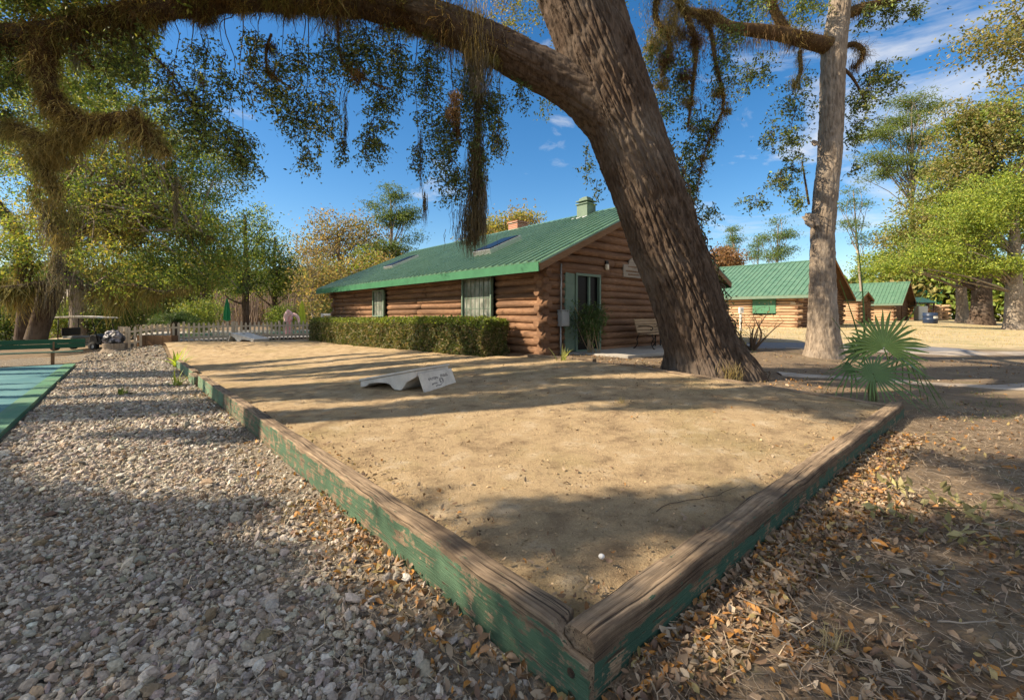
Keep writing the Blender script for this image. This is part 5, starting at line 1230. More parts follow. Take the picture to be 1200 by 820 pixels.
# shrubs behind fence and cart
def shrub(label, px, d, w, h, palette, n=60, per=60, size=.12, p2=None, name='shrub', group='shrubs behind the fence', stems=8):
    base = onground(px, d); th = thing(name, label, 'shrub', base, group); tb = TB()
    C = ell_points(n, base + [0, 0, h * .52], (w / 2, w / 2 * .8, h * .5), r, .5); C = C[C[:, 2] > base[2] + .05]
    for c in C[:stems]: tb.tube(bend(base + r.normal(0, .08, 3) * [1, 1, 0] - [0, 0, .05], c, r, .05, 6), np.linspace(.03, .008, 6), 5)
    tb.build('stem', M['twig'], th); lv = Leaves(); P = clumps(C, per, .16 * (w + h) / 3, r, .8); P = P[P[:, 2] > base[2]]
    k = r.random(len(P)) < (.35 if p2 else 0)
    lv.add(P[~k], size, .5, palette, r)
    if k.any(): lv.add(P[k], size, .5, p2, r)
    lv.build('foliage', th); return th
for a in (('dark leafy evergreen shrub right behind the golf cart roof', 122, 29, 3.2, 3.4, 'dark'), ('broad dark evergreen shrub at the corner of the picket fence', 158, 30, 3.2, 3.2, 'dark'), ('olive shrub under the mossy limb behind the brick wall', 70, 31, 3, 3.0, 'olive'), ('bushy green shrub between sago palm and dark trunk', 235, 33, 3.4, 2.8, 'olive'), ('bright green bush behind the right half of the fence', 330, 36, 2.6, 2.2, 'yellow'), ('leafy green shrub at the far left beside the cream wall', 8, 27, 2.2, 3.0, 'dark'), ('small olive shrub left of the half bare tree', 362, 40, 3, 2.4, 'brownoak'), ('green shrub behind the closed yellow umbrella', 385, 42, 3.4, 2.6, 'olive')):
    shrub(*a, n=70, size=.16, p2='olive')
# bare brown thicket and far woods
tb = TB()
for k in range(520):
    px = r.uniform(255, 415); d = r.uniform(50, 64); b = onground(px, d); h = r.uniform(3, 7.5)
    tb.tube(resample(np.array([b, b + [r.normal(0, .3), 0, h * .5], b + [r.normal(0, .7), r.normal(0, .3), h]]), 5), np.linspace(.06, .015, 5) * r.uniform(.5, 1.6), 4)
props(tb.build('thicket_stems', m_simple('grey_stems', (.30, .23, .17), (.17, .12, .09), .6, .9, 0)), 'bare grey brown sapling stems behind the pool fence', kind='stuff')
lv = Leaves(); n = 9000
P = np.stack([r.uniform(-26, -10, n), r.uniform(56, 66, n), r.uniform(0, 5, n)], -1); P[:, 0] = P[:, 1] * (r.uniform(250, 415, n) - 600) / F
lv.add(P, .25, .5, 'brown', r); props(lv.build('thicket_leaves', None), 'thin brown leaves of the thicket behind the pool fence', kind='stuff')
lv = Leaves(); n = 120000
th = r.uniform(-1.25, 1.25, n); dd = r.uniform(84, 104, n); top_ = 4.9 + 3.2 * fbm(np.stack([th * 14, 0 * th, 0 * th], -1), 3, 5) + 2.5 * (th < -.35) + 2.0 * (th > .7)
P = np.stack([np.sin(th) * dd, np.cos(th) * dd, top_ * r.random(n) ** .7], -1); P = P[P[:, 1] > 20]; P[:, 2] += ground_z(P[:, 0], P[:, 1])
k = fbm(P * [.12, .12, .3], 2, 9) > .5
lv.add(P[k], .9, .6, 'olive', r); lv.add(P[~k], .9, .6, 'brownoak', r); props(lv.build('far_woods', None), 'far green and brown woods closing the view', kind='stuff')
# ================================================================ furniture, plants and small things
r = np.random.default_rng(404)
# clipped hedge
hb = thing('hedge', 'long clipped green hedge along the sunlit side wall of the cabin', 'hedge', W(8, 6.1, float(g_uv(8, 6.1))))
u0, u1, v0, v1 = 8.1, 22.3, 5.66, 6.5
def hedge_top(u): return 1.33 - .010 * (u - 8) - .22 * np.exp(-(u - u0) / .22)
n = 46; us = np.linspace(u0 + .12, u1 - .12, n); V = []
for u in us:
    z0 = float(g_uv(u, 6)) - .05; z1 = hedge_top(u) - .09
    V += [W(u, v0 + .12, z0), W(u, v0 + .10, z1 - .08), W(u, v0 + .2, z1), W(u, v1 - .2, z1), W(u, v1 - .1, z1 - .08), W(u, v1 - .12, z0)]
V = np.array(V); q = [[i * 6 + j, i * 6 + (j + 1) % 6, (i + 1) * 6 + (j + 1) % 6, (i + 1) * 6 + j] for i in range(n - 1) for j in range(6)]
mesh_np('core', V, [np.array(q), np.array([[0, 1, 2, 3, 4, 5], [(n - 1) * 6 + k for k in range(5, -1, -1)]])], m_simple('hedge_core', (.035, .04, .015), (.02, .02, .01), 12, .95, 0), hb)
lv = Leaves(); N = 62000; u = r.uniform(u0, u1, N); face = r.random(N); v = np.empty(N); z = np.empty(N); zb = g_uv(u, 6.0) ; zt = hedge_top(u)
bump_ = .10 * (fbm(np.stack([u * 2.2, 0 * u, 0 * u], -1), 3, 90) - .5)
a = face < .56; v[a] = v0 + np.abs(r.normal(0, .07, a.sum())); z[a] = zb[a] + r.random(a.sum()) * (zt - zb)[a]
b = (face >= .56) & (face < .86); v[b] = r.uniform(v0, v1, b.sum()); z[b] = zt[b] - np.abs(r.normal(0, .05, b.sum())) + r.random(b.sum()) ** 4 * .07
c = face >= .86; v[c] = r.uniform(v0, v1, c.sum()); z[c] = zb[c] + r.random(c.sum()) * (zt - zb)[c]; u[c] = u0 + np.abs(r.normal(0, .08, c.sum()))
rim = np.clip((z - zt + .12) / .12, 0, 1) * np.clip((v0 + .14 - v) / .14, 0, 1); v = v + rim * .05; z = z + bump_ * (z > zb + .5)
v = v + .30 * (fbm(np.stack([u * 1.8, z * 2.5, 0 * u], -1), 3, 91) - .5)
P = C0 + u[:, None] * UD + v[:, None] * VD; P[:, 2] = z
tp_ = (z > zt - .14) & (r.random(N) < .75); br = (~tp_) & (r.random(N) < .38)  # top leaves get a yellower palette, sunlight put into their colour
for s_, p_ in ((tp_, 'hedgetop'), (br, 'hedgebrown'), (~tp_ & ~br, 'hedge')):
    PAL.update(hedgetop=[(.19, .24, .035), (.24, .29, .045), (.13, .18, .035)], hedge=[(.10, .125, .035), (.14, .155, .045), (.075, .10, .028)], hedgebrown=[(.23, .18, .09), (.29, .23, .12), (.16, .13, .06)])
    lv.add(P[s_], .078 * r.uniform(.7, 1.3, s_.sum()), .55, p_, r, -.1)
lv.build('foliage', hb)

# shrub by the doorway
base = W(6.45, VK + 1.35); base[2] = gz(base); th = thing('shrub', 'dark green bamboo-like shrub with bare stems at the cabin doorway', 'shrub', base); tb = TB(); lv = Leaves()
for k in range(11):
    e = base + np.array([r.normal(0, .22), r.normal(0, .18), r.uniform(.8, 1.3)]); q = bend(base + r.normal(0, .06, 3) * [1, 1, 0] - [0, 0, .04], e, r, .0, 8); tb.tube(q, np.linspace(.013, .006, 8), 5)
    lv.add(np.repeat(q[4:], 24, 0) + r.normal(0, .11, (96, 3)), .13 * r.uniform(.7, 1.2, 96), .2, 'dark', r, .5)
lv.add(ell_points(620, base + [.02, 0, 1.0], (.36, .34, .36), r), .13, .2, 'dark', r, .5)
tb.build('stem', m_simple('pale_stem', (.34, .26, .16), (.25, .18, .1), 8, .8, 0), th); lv.build('foliage', th)

# slatted bench on the porch
def slat_bench(c, ax_, out, label):
    """ax_: along the seat, out: the way the sitter looks"""
    th = thing('bench', label, 'bench', c); up = np.array([0, 0, 1.]); Lb = 1.22
    def pt(s, o, z): return c + ax_ * s + out * o + up * z
    mb = MB()
    for i in range(5): mb.box(pt(0, .06 + i * .085, .43 - .012 * (i in (0, 4)) + .006 * i), (Lb, .068, .028), [ax_, out, up])
    mb.build('seat', M['wood_bench'], th, bevel=.004)
    bk = np.array(-out * .30 + up); bk /= np.linalg.norm(bk); bn = np.cross(ax_, bk); mb = MB()
    for i in range(5): mb.box(pt(0, .0, .50) + bk * (i * .088), (Lb, .03, .072), [ax_, bn, bk])
    mb.build('backrest', M['wood_bench'], th, bevel=.004)
    for s in (-Lb / 2 + .12, Lb / 2 - .12):
        for fr in (0, 1):
            mb = MB()
            if fr: pts = [pt(s, .42, .42), pt(s, .47, .30), pt(s, .41, .16), pt(s, .47, .02), pt(s, .52, .015)]
            else: pts = [pt(s, .0, .44), pt(s, -.08, .28), pt(s, -.06, .14), pt(s, -.16, .02), pt(s, -.20, .015)]
            mb.tube(resample(np.array(pts), 14), .016, 8); mb.build('leg', M['iron'], th, smooth=True)
        mb = MB(); mb.tube(resample(np.array([pt(s, .02, .43), pt(s, .44, .43)]), 5), .014, 8)
        mb.tube(resample(np.array([pt(s, -.02, .66), pt(s, .18, .68), pt(s, .40, .66), pt(s, .45, .60), pt(s, .40, .55), pt(s, .36, .58)]), 18), .014, 8)
        mb.tube(resample(np.array([pt(s, .0, .42), pt(s, -.06, .62), pt(s, -.14, .90)]), 6), .013, 8)
        mb.build('armrest', M['iron'], th, smooth=True)
c = W(UK - .55, VK + 3.95, SLAB); slat_bench(c, VD, -UD, 'slatted wooden bench with curled black iron legs on the cabin porch')
c = W(UK - .42, VK + 4.95, SLAB); th = thing('stand', 'small dark stand carrying a metal bucket on the porch', 'stand', c); mb = MB()
mb.box(c + [0, 0, .60], (.36, .36, .04), ax); mb.build('top', M['black'], th, bevel=.005)
for a in (-1, 1):
    for b in (-1, 1):
        mb = MB(); mb.bar(c + UD * a * .15 + VD * b * .15, c + UD * a * .15 + VD * b * .15 + np.array([0, 0, .58]), .035, .035); mb.build('leg', M['black'], th)
c2_ = c + np.array([0, 0, .622]); bk = thing('bucket', 'galvanised metal bucket on the dark stand beside the porch bench', 'bucket', c2_); mb = MB()
mb.lathe(c2_, [(.12, 0), (.155, .25), (.16, .255), (.16, .27), (.15, .27), (.145, .25), (.11, .02)], 24); mb.build('pail', M['steel'], bk, smooth=True)
mb = MB(); mb.tube([c2_ + VD * (.165 * math.cos(t_)) - UD * .02 + np.array([0, 0, .25 - .10 * math.sin(t_)]) - UD * (.14 * math.sin(t_)) for t_ in np.linspace(0, math.pi, 14)], .004, 6); mb.build('handle', M['iron'], bk)

# cast concrete toss boards
def toss_board(label, back, A, Wd=.86, Ln=1.36, marks=True):
    A = np.array([A[0], A[1], 0.]) / np.hypot(*A); B = np.array([A[1], -A[0], 0.]); B = -B if B[1] < 0 else B
    th = thing('toss_board', label, 'toss board', back, 'concrete toss boards'); up = np.array([0, 0, 1.])
    tz = lambda s: .36 - .20 * s
    prof = [(0, tz(0) - .10), (.22, .15), (.30, .05), (.36, .0), (.50, .0), (.56, .03), (.62, .08), (.72, .10), (.92, .09), (1.12, .06), (1.22, .0), (Ln, -.02), (Ln, tz(Ln)), (0, tz(0))]
    mb = MB(); mb.prism([back + A * s + up * z for s, z in prof], B * Wd); mb.build('body', M['concrete_w'], th, bevel=.012)
    mb = MB(); s0, s1 = -.02, Ln + .02; mb.prism([back - B * .02 + A * s0 + up * (tz(s0) + .004), back - B * .02 + A * s1 + up * (tz(s1) + .004), back - B * .02 + A * s1 + up * (tz(s1) + .04), back - B * .02 + A * s0 + up * (tz(s0) + .04)], B * (Wd + .04)); dk = mb.build('deck', M['concrete_w'], th, bevel=.01)
    n_ = np.array([A[0] * .215, A[1] * .215, 1]); n_ /= np.linalg.norm(n_); hc = back + A * .27 + B * Wd / 2 + up * (tz(.27) + .0415)
    t1_ = np.cross(B, n_); mb = MB(); mb.prism([hc + .076 * (math.cos(t_) * B + math.sin(t_) * t1_) for t_ in np.linspace(0, 2 * math.pi, 25)[:-1]], n_ * .003); mb.build('hole_disc', M['dark'], dk)  # flat disc on the deck, the hole's shade put into its dark colour
    # slanted rear panel
    t_ = up * .33 + A * .15; t_ /= np.linalg.norm(t_); nn = np.cross(B, t_); nn = nn if np.dot(nn, A) < 0 else -nn
    c = back - A * .145 + B * Wd / 2 + up * .155
    pl = [(-Wd / 2 - .0, -.19), (-Wd * .3, -.172), (0, -.165), (Wd * .3, -.172), (Wd / 2, -.19), (Wd / 2, .185), (-Wd / 2, .185)]
    mb = MB(); mb.prism([c + B * x + t_ * y for x, y in pl], -nn * .05); pnl = mb.build('rear_panel', M['concrete_w'], th, bevel=.008)
    if marks:
        ink = m_simple('engraving', (.12, .11, .12), (.08, .075, .08), 20, .9, 0); rr = np.random.default_rng(9)
        f0 = c + nn * .003
        mb = MB()
        for y, x0, x1, hh in ((.055, -.27, -.02, .05), (.085, .06, .26, .055), (-.035, -.22, -.09, .028), (-.075, -.14, .02, .02)):
            x = x0
            while x < x1:
                d = rr.uniform(.012, .03)
                mb.box(f0 + B * (x + d / 2) + t_ * (y + rr.uniform(-.006, .006)), (rr.uniform(.006, .012), hh * rr.uniform(.6, 1), .004), [B, t_, nn])
                mb.box(f0 + B * (x + d / 2) + t_ * (y + rr.choice([-1, 0, 1]) * hh * .38), (d, .007, .004), [B, t_, nn]); x += d + .009
        for R_ in (.05, .028):
            K = [f0 + B * (.05 + R_ * math.cos(q_)) + t_ * (.0 + R_ * math.sin(q_)) for q_ in np.linspace(0, 2 * math.pi, 24)]
            mb.tube(K, .004, 5)
        mb.build('lettering', ink, pnl)
d_ = 7.55; b0 = np.array([(488 - 600) / F * d_, d_, 0]); uu, vv = uv_of(b0[0], b0[1]); b0[2] = float(sand_z(uu, vv)) - .005
toss_board('grey concrete toss board with lettered rear panel, on the sand before the hedge', b0, (-.86, .50))
d_ = 20.5; b0 = np.array([(266 - 600) / F * d_, d_ + .3, 0]); uu, vv = uv_of(b0[0], b0[1]); b0[2] = float(sand_z(uu, vv)) - .005
toss_board('pale bluish concrete toss board far off before the picket fence', b0, (.95, -.32), marks=False)

# picket fence
def fence(label, u_a, v_a, u_b, v_b, name='picket_fence', sp=.20):
    A = W(u_a, v_a); B = W(u_b, v_b); D = B - A; L = np.linalg.norm(D); D /= L; Nn = np.array([-D[1], D[0], 0]); A[2] = gz(A)
    th = thing(name, label, 'fence', A, 'picket fences round the pool'); up = np.array([0, 0, 1.]); z = lambda s: gz(A + D * s)
    mb = MB(); k = int(L / sp)
    for i in range(k):
        s = (i + .5) * L / k; c = A + D * s; c[2] = z(s) + .06; w = .046 * r.uniform(.92, 1.06); h = r.uniform(.93, .99)
        mb.prism([c - D * w, c + D * w, c + D * w + up * (h - .08), c + up * h, c - D * w + up * (h - .08)], Nn * .02)
    mb.build('picket_panel', M['picket'], th)
    for zz in (.28, .78):
        mb = MB(); n_ = 6
        for i in range(n_):
            a = A + D * (L * i / n_); b = A + D * (L * (i + 1) / n_); a[2] = z(L * i / n_) + zz; b[2] = z(L * (i + 1) / n_) + zz; mb.bar(a + Nn * .045, b + Nn * .045, .04, .085)
        mb.build('rail', M['picket'], th)
    for i in range(int(L / 2.1) + 1):
        s = min(L, i * 2.1); c = A + D * s + Nn * .11; c[2] = z(s); mb = MB(); mb.box(c + [0, 0, .5], (.09, .09, 1.08), [D, Nn, up]); mb.build('post', M['picket'], th)
fence('long weathered picket fence at the far end of the sand court', 25.6, -1.2, 25.45, 7.4)
fence('short grey picket return running back from the fence corner by the crate', 25.8, -1.25, 31.5, -1.4)
c = onground(181, 20.6); th = thing('planter_crate', 'low dark brown wooden crate standing before the fence corner', 'crate', c)
for i in range(4):
    mb = MB(); mb.box(c + [-.6 + i * .40, 0, .24], (.385, .05, .48)); mb.build('board', M['wood_brown'], th, bevel=.006)
mb = MB(); mb.box(c + [0, .36, .24], (1.6, .05, .46)); mb.box(c + [-.78, .18, .24], (.04, .30, .46)); mb.box(c + [.78, .18, .24], (.04, .30, .46)); mb.build('back_board', M['wood_brown'], th)

# green bench by the playing court
c = W(22.3, -4.6); c[2] = gz(c); th = thing('bench', 'long dark green plank bench at the end of the blue green court', 'bench', c); up = np.array([0, 0, 1.])
La = 4.3
for i, o in enumerate((-.13, .06)):
    mb = MB(); mb.box(c + UD * o + up * .45, (La, .17, .045), [VD, UD, up]); mb.build('seat', M['green_light'], th, bevel=.006)
for zz in (.63, .80):
    mb = MB(); mb.box(c + UD * .24 + up * (zz + .02), (La + .1, .04, .16), [VD, UD, up]); mb.build('backrest', M['bench_green'], th, bevel=.006)
for s in (-1.75, -.2, 1.35):
    mb = MB(); mb.box(c + VD * s - UD * .12 + up * .2, (.09, .09, .46), [VD, UD, up]); mb.build('leg', M['wood_brown'], th, bevel=.005)
    mb = MB(); mb.bar(c + VD * s + UD * .17, c + VD * s + UD * .275 + up * .9, .09, .05, up=VD); mb.build('leg', M['wood_brown'], th, bevel=.005)

# golf cart
c = onground(97, 24); th = thing('golf_cart', 'pale roofed golf cart parked behind the green bench', 'golf cart', c)
def bx(nm, ctr, dim, m, bv=.02): mb = MB(); mb.box(c + np.array(ctr), dim); return mb.build(nm, m, th, bevel=bv)
mb = MB(); mb.prism([c + [x, -.62, z] for x, z in ((-1.45, 1.70), (-1.35, 1.76), (0, 1.82), (1.30, 1.76), (1.42, 1.69), (1.30, 1.69), (0, 1.73), (-1.35, 1.69))], (0, 1.24, 0)); mb.build('roof', m_simple('cart_roof', (.60, .57, .50), (.5, .47, .4), 3, .5, 0), th, bevel=.012)
for x0, x1 in ((-.75, -.78), (1.0, 1.32), (-1.28, -1.3)):
    for y in (-.55, .55): mb = MB(); mb.tube([c + [x1, y, .45], c + [x0, y, 1.70]], .022, 8); mb.build('post', M['black'], th, smooth=True)
bx('body', (-.72, 0, .46), (1.2, 1.14, .36), M['cream'], .06); bx('floor', (.3, 0, .30), (1.1, 1.1, .08), M['black'])
mb = MB(); mb.prism([c + [x, -.55, z] for x, z in ((.80, .30), (1.45, .30), (1.52, .5), (1.42, .74), (1.0, .86), (.86, .8))], (0, 1.1, 0)); mb.build('cowl', M['black'], th, bevel=.05)
bx('seat', (-.35, 0, .70), (.52, 1.0, .12), M['greybox'], .04); bx('seat_back', (-.62, 0, .98), (.10, 1.0, .42), M['black'], .04)
mb = MB(); K = [c + [.62 + .10 * math.sin(q_), -.22 + .17 * math.cos(q_), .98 + .13 * math.sin(q_)] for q_ in np.linspace(0, 2 * math.pi, 24)]; mb.tube(K, .015, 6); mb.tube([c + [.62, -.22, .98], c + [.9, -.22, .70]], .018, 6); mb.build('steering_wheel', M['black'], th)
for x in (-.98, 1.05):
    for y in (-.5, .5):
        mb = MB(); w_ = c + np.array([x, y, .23])
        P_ = [(.10, -.1), (.21, -.1), (.23, -.07), (.23, .07), (.21, .1), (.10, .1)]; K = []; nn_ = 24
        for rr_, yy in P_:
            for j in range(nn_): a_ = 2 * math.pi * j / nn_; K.append(w_ + [rr_ * math.cos(a_), yy, rr_ * math.sin(a_)])
        mb.add(K, [(i * nn_ + j, i * nn_ + (j + 1) % nn_, (i + 1) * nn_ + (j + 1) % nn_, (i + 1) * nn_ + j) for i in range(5) for j in range(nn_)])
        wh = mb.build('wheel', M['rubber'], th, smooth=True)
        mb = MB(); mb.tube([w_ + [0, -.06, 0], w_ + [0, .06, 0]], .115, 20); mb.build('rim', M['steel'], wh)

# stump with a tarp bundle
c = onground(135, 19.6); th = thing('stump', 'rough grey brown tree stump at the back of the gravel', 'stump', c)
n_, k_ = 12, 40; V = []
for i in range(n_):
    z = i / (n_ - 1) * .42
    for j in range(k_):
        a_ = 2 * math.pi * j / k_; rr_ = .52 * (1.2 - .35 * min(1, i / 5)) * (1 + .22 * (vn(np.array([math.cos(a_) * 2.4, math.sin(a_) * 2.4, z * 2]), 3) - .5) + .18 * (vn(np.array([math.cos(a_) * 7, math.sin(a_) * 7, z * 1.5]), 4) - .5))
        V.append(c + [rr_ * math.cos(a_), rr_ * math.sin(a_) * .8, z - .05 + .08 * (vn(np.array([math.cos(a_) * 3, math.sin(a_) * 3, 9.]), 5) - .5) * (i > 8)])
Q = [(i * k_ + j, i * k_ + (j + 1) % k_, (i + 1) * k_ + (j + 1) % k_, (i + 1) * k_ + j) for i in range(n_ - 1) for j in range(k_)]
mb = MB(); mb.add(V, Q); mb.build('side', M['bark2'], th, smooth=True); mb = MB(); mb.add(np.array(V[-k_:]) - [0, 0, .004], [tuple(range(k_))]); mb.build('cut_top', M['wood_grey'], th)
c3 = c + np.array([-.08, .0, .36]); V0, F0 = ico(3); fold = .75 + .7 * fbm(V0 * 2.6, 3, 12); V = c3 + np.array([0, 0, .22]) + V0 * fold[:, None] * np.array([.34, .3, .32])
t = NT('tarp'); nz = t.noise(t.pos(), 3.5, 3); mt_ = t.out(t.ramp(nz, [(.45, (.02, .02, .022)), (.55, (.26, .25, .29))]), .45)
props(mesh_np('tarp_bundle', V, [F0], mt_, loc=c3, smooth=False), 'rumpled black and grey tarp bundle on top of the tree stump', 'bundle')

# pool deck, water, umbrellas, float, rail
patch('pool_deck', np.linspace(26.2, 42, 20), np.linspace(-.8, 16, 20), M['concrete'], .10)
t = NT('pool_water'); nz = t.noise(t.pos(), 5, 3); mwat = t.out((.10, .30, .36), .06, t.bump(nz, .15, .03), .5)
patch('pool_water', np.linspace(29.0, 36, 8), np.linspace(1.2, 9.5, 8), mwat, .135)
def closed_umbrella(label, px, d, col, h=2.3):
    c = onground(px, d); th = thing('patio_umbrella', label, 'umbrella', c, 'closed umbrellas by the pool'); mb = MB(); mb.tube([c, c + [0, 0, h]], .025, 8); mb.build('pole', M['wood_grey'], th)
    mb = MB(); K = []; n_ = 20; pr = [(.05, h - 1.55), (.19, h - 1.45), (.17, h - .9), (.11, h - .35), (.03, h + .06)]
    for i, (rr_, z) in enumerate(pr):
        for j in range(n_): a_ = 2 * math.pi * j / n_; q_ = rr_ * (1 + .22 * (-1) ** j); K.append(c + [q_ * math.cos(a_), q_ * math.sin(a_), z])
    mb.add(K, [(i * n_ + j, i * n_ + (j + 1) % n_, (i + 1) * n_ + (j + 1) % n_, (i + 1) * n_ + j) for i in range(4) for j in range(n_)]); mb.build('canopy', col, th)
    mb = MB(); mb.lathe(c, [(.25, 0), (.25, .06), (.06, .12)], 16); mb.build('base', M['black'], th)
closed_umbrella('closed yellow green umbrella behind the right part of the picket fence', 354, 30, m_simple('lime_canvas', (.50, .56, .06), (.4, .46, .05), 4, .8, 0))
closed_umbrella('closed dark green umbrella behind the middle of the picket fence', 266, 32, m_simple('green_canvas', (.03, .24, .08), (.02, .16, .06), 4, .8, 0), 2.5)
c = onground(340, 29); th = thing('pool_float', 'pink and white arched inflatable pool toy just behind the picket fence', 'pool toy', c)
mp = m_simple('pink_vinyl', (.62, .12, .14), (.72, .48, .44), 3.5, .45, 0); mw_ = m_simple('white_vinyl', (.78, .62, .58), (.75, .36, .34), 4, .45, 0)
mb = MB(); mb.tube(resample(np.array([c + [-.1, 0, 0], c + [-.12, 0, .5], c + [-.06, 0, 1.0], c + [.04, 0, 1.2]]), 14), np.linspace(.2, .15, 14), 14); mb.build('body', mp, th, smooth=True)
mb = MB(); mb.tube(resample(np.array([c + [.0, 0, 1.1], c + [.10, 0, 1.38], c + [.32, 0, 1.40], c + [.52, 0, 1.2], c + [.58, 0, .8]]), 20), np.linspace(.13, .07, 20), 14); mb.build('arch', mw_, th, smooth=True)
mb = MB(); mb.tube(resample(np.array([c + [-.2, -.1, .95], c + [-.18, -.12, 1.35], c + [.05, -.1, 1.62]]), 10), np.linspace(.12, .2, 10), 12); mb.build('head', mw_, th, smooth=True)
c = onground(386, 30); th = thing('white_railing', 'small white railing beyond the left end of the hedge', 'railing', c); mb = MB()
mb.box(c + [0, 0, 1.42], (1.1, .07, .14)); mb.box(c + [0, 0, 1.05], (1.1, .05, .40)); mb.build('panel', M['white'], th)
for x in (-.5, .5): mb = MB(); mb.box(c + [x, 0, .72], (.1, .1, 1.5)); mb.build('post', M['white'], th)

# fan palms
def fan(mb_l, hub, nrm, up, L, n=34, span=155, droop=.25, w=.034, lens=None, fold=.35, seed=0, split=.5):
    rr_ = np.random.default_rng(seed); nrm = np.asarray(nrm, float) / np.linalg.norm(nrm); up = np.asarray(up, float); up = up - nrm * np.dot(up, nrm); up /= np.linalg.norm(up); sd = np.cross(up, nrm)
    V = []; Q = []; k0 = 0
    for i in range(n):
        a_ = R(-span + 2 * span * i / (n - 1)); d = up * math.cos(a_) + sd * math.sin(a_); s_ = -up * math.sin(a_) + sd * math.cos(a_)
        a_ = a_ + rr_.normal(0, .025); dj = rr_.uniform(.5, 1.8); ln = L * (lens(a_) if lens else 1) * rr_.uniform(.93, 1.06) * (1 - .25 * abs(a_ / R(span)) ** 3); st = []
        half = math.tan(R(span) / (n - 1)) 
        for t_ in (.02, .25, split, .72, .9, 1.0):
            wd = min(t_ * ln * half, w) * (1 if t_ <= split else max(.05, 1 - (t_ - split) / (1 - split)) ** .7)
            dr = dj * droop * max(0, t_ - .3) ** 2 * ln * 1.6
            p = hub + d * (t_ * ln) - np.array([0, 0, dr]) - nrm * (.10 * t_ * t_ * ln * -1)
            if t_ > .6: p = p + rr_.normal(0, .004, 3)
            V += [p - s_ * wd + nrm * 0, p + nrm * (-fold * wd), p + s_ * wd]
        for q_ in range(5):
            b_ = k0 + q_ * 3; Q += [[b_, b_ + 1, b_ + 4, b_ + 3], [b_ + 1, b_ + 2, b_ + 5, b_ + 4]]
        k0 += 18
    return np.array(V), np.array(Q)
def m_palm(name, c):
    t = NT(name); nz = t.noise(t.scale(t.pos(), (3, 3, 3)), 2, 4)
    b = t.mix(t.ramp(nz, [(.3, 0.), (.7, 1.)]), tuple(x * .7 for x in c), c)
    p = t.n('ShaderNodeBsdfPrincipled', {'Base Color': b.outputs[2], 'Roughness': .42, 'Specular IOR Level': .45}); tr = t.n('ShaderNodeBsdfTranslucent', {'Color': (c[0] * 1.6, c[1] * 1.5, c[2], 1)})
    mx = t.n('ShaderNodeMixShader', {0: .28, 1: p.outputs[0], 2: tr.outputs[0]}); t.t.links.new(mx.outputs[0], t.n('ShaderNodeOutputMaterial').inputs[0]); return t.m
mpalm = m_palm('palmetto_leaf_lit', (.17, .27, .065)); mpalm2 = m_palm('palmetto_leaf_dark', (.095, .18, .055))  # brighter copy for the upright fan, sun put into its colour
d_ = 6.75; base = onground(1022, d_); pal_ = thing('palmetto', 'young green fan palm beside the far end of the brown timber', 'palm', base)
tb = TB(); crown0 = at(1023, 448, d_)
for k in range(6): tb.tube(resample(np.array([base + r.normal(0, .03, 3) * [1, 1, 0] - [0, 0, .05], at(1022 + r.uniform(-4, 4), 455, d_), at(1023 + r.uniform(-5, 5), 438, d_)]), 6), np.linspace(.034, .022, 6), 8)
tb.build('stem', m_simple('palm_stem', (.11, .15, .05), (.09, .08, .035), 8, .6, .1), pal_)
def frond(hub, nrm, up, L, mat=mpalm, pet=True, **kw):
    V, Q = fan(None, hub, nrm, up, L, **kw); o = mesh_np('frond', V, [Q], mat, pal_)
    if pet:
        tb = TB(); tb.tube(bend(crown0, hub, r, .05, 8), np.linspace(.016, .009, 8), 6); tb.build('petiole', m_simple('petiole', (.16, .24, .06), (.12, .18, .05), 8, .6, 0), o)
frond(at(1036, 408, d_ - .12), (-.1, -1, .25), (.15, 0, 1), .64, n=26, span=122, droop=.20, w=.038, seed=1, split=.42)
frond(at(1023, 438, d_ - .25), (-.05, -.85, .45), (0, .3, 1), .42, mpalm2, n=32, span=172, droop=.35, w=.020, seed=2, split=.34, lens=lambda a_: 1.0 + 1.05 * max(0, math.sin(a_)) ** 2)
frond(at(1060, 424, d_), (.45, -.45, .7), (1, .1, .25), .95, mpalm2, n=11, span=55, droop=1.1, w=.018, seed=3, split=.35)
frond(at(1000, 430, d_ + .1), (-.5, -.5, .7), (-1, 0, .15), .45, mpalm2, n=11, span=75, droop=.9, w=.014, seed=4, split=.35)
frond(at(1012, 412, d_ + .15), (-.4, -.8, .3), (-.5, .1, 1), .36, mpalm2, n=18, span=100, droop=.3, w=.022, seed=5)
frond(at(1048, 416, d_ + .2), (.3, -.8, .5), (.8, .2, .5), .98, mpalm2, n=10, span=46, droop=.8, w=.017, seed=6, split=.3)
for k, (a, b) in enumerate((((1012, 418), (984, 328)), ((1014, 415), (1003, 262)), ((1040, 405), (1085, 340)), ((1008, 420), (975, 372)))):
    A = at(a[0], a[1], d_ + .1); B = at(b[0], b[1], d_ + .1); mb = MB(); m_ = (A + B) / 2 + [.03, 0, -.02]
    w_ = .018 if k < 2 else .008; Pq = resample(np.array([A, m_, B]), 7); V = []; 
    for i, p in enumerate(Pq): q_ = w_ * (1.1 - i / 6); V += [p - [q_, 0, 0], p + [0, .012, 0], p + [q_, 0, 0]]
    Q = [[i * 3 + j, i * 3 + j + 1, i * 3 + j + 4, i * 3 + j + 3] for i in range(6) for j in range(2)]; mesh_np('spear_leaf', np.array(V), [np.array(Q)], mpalm2, pal_)
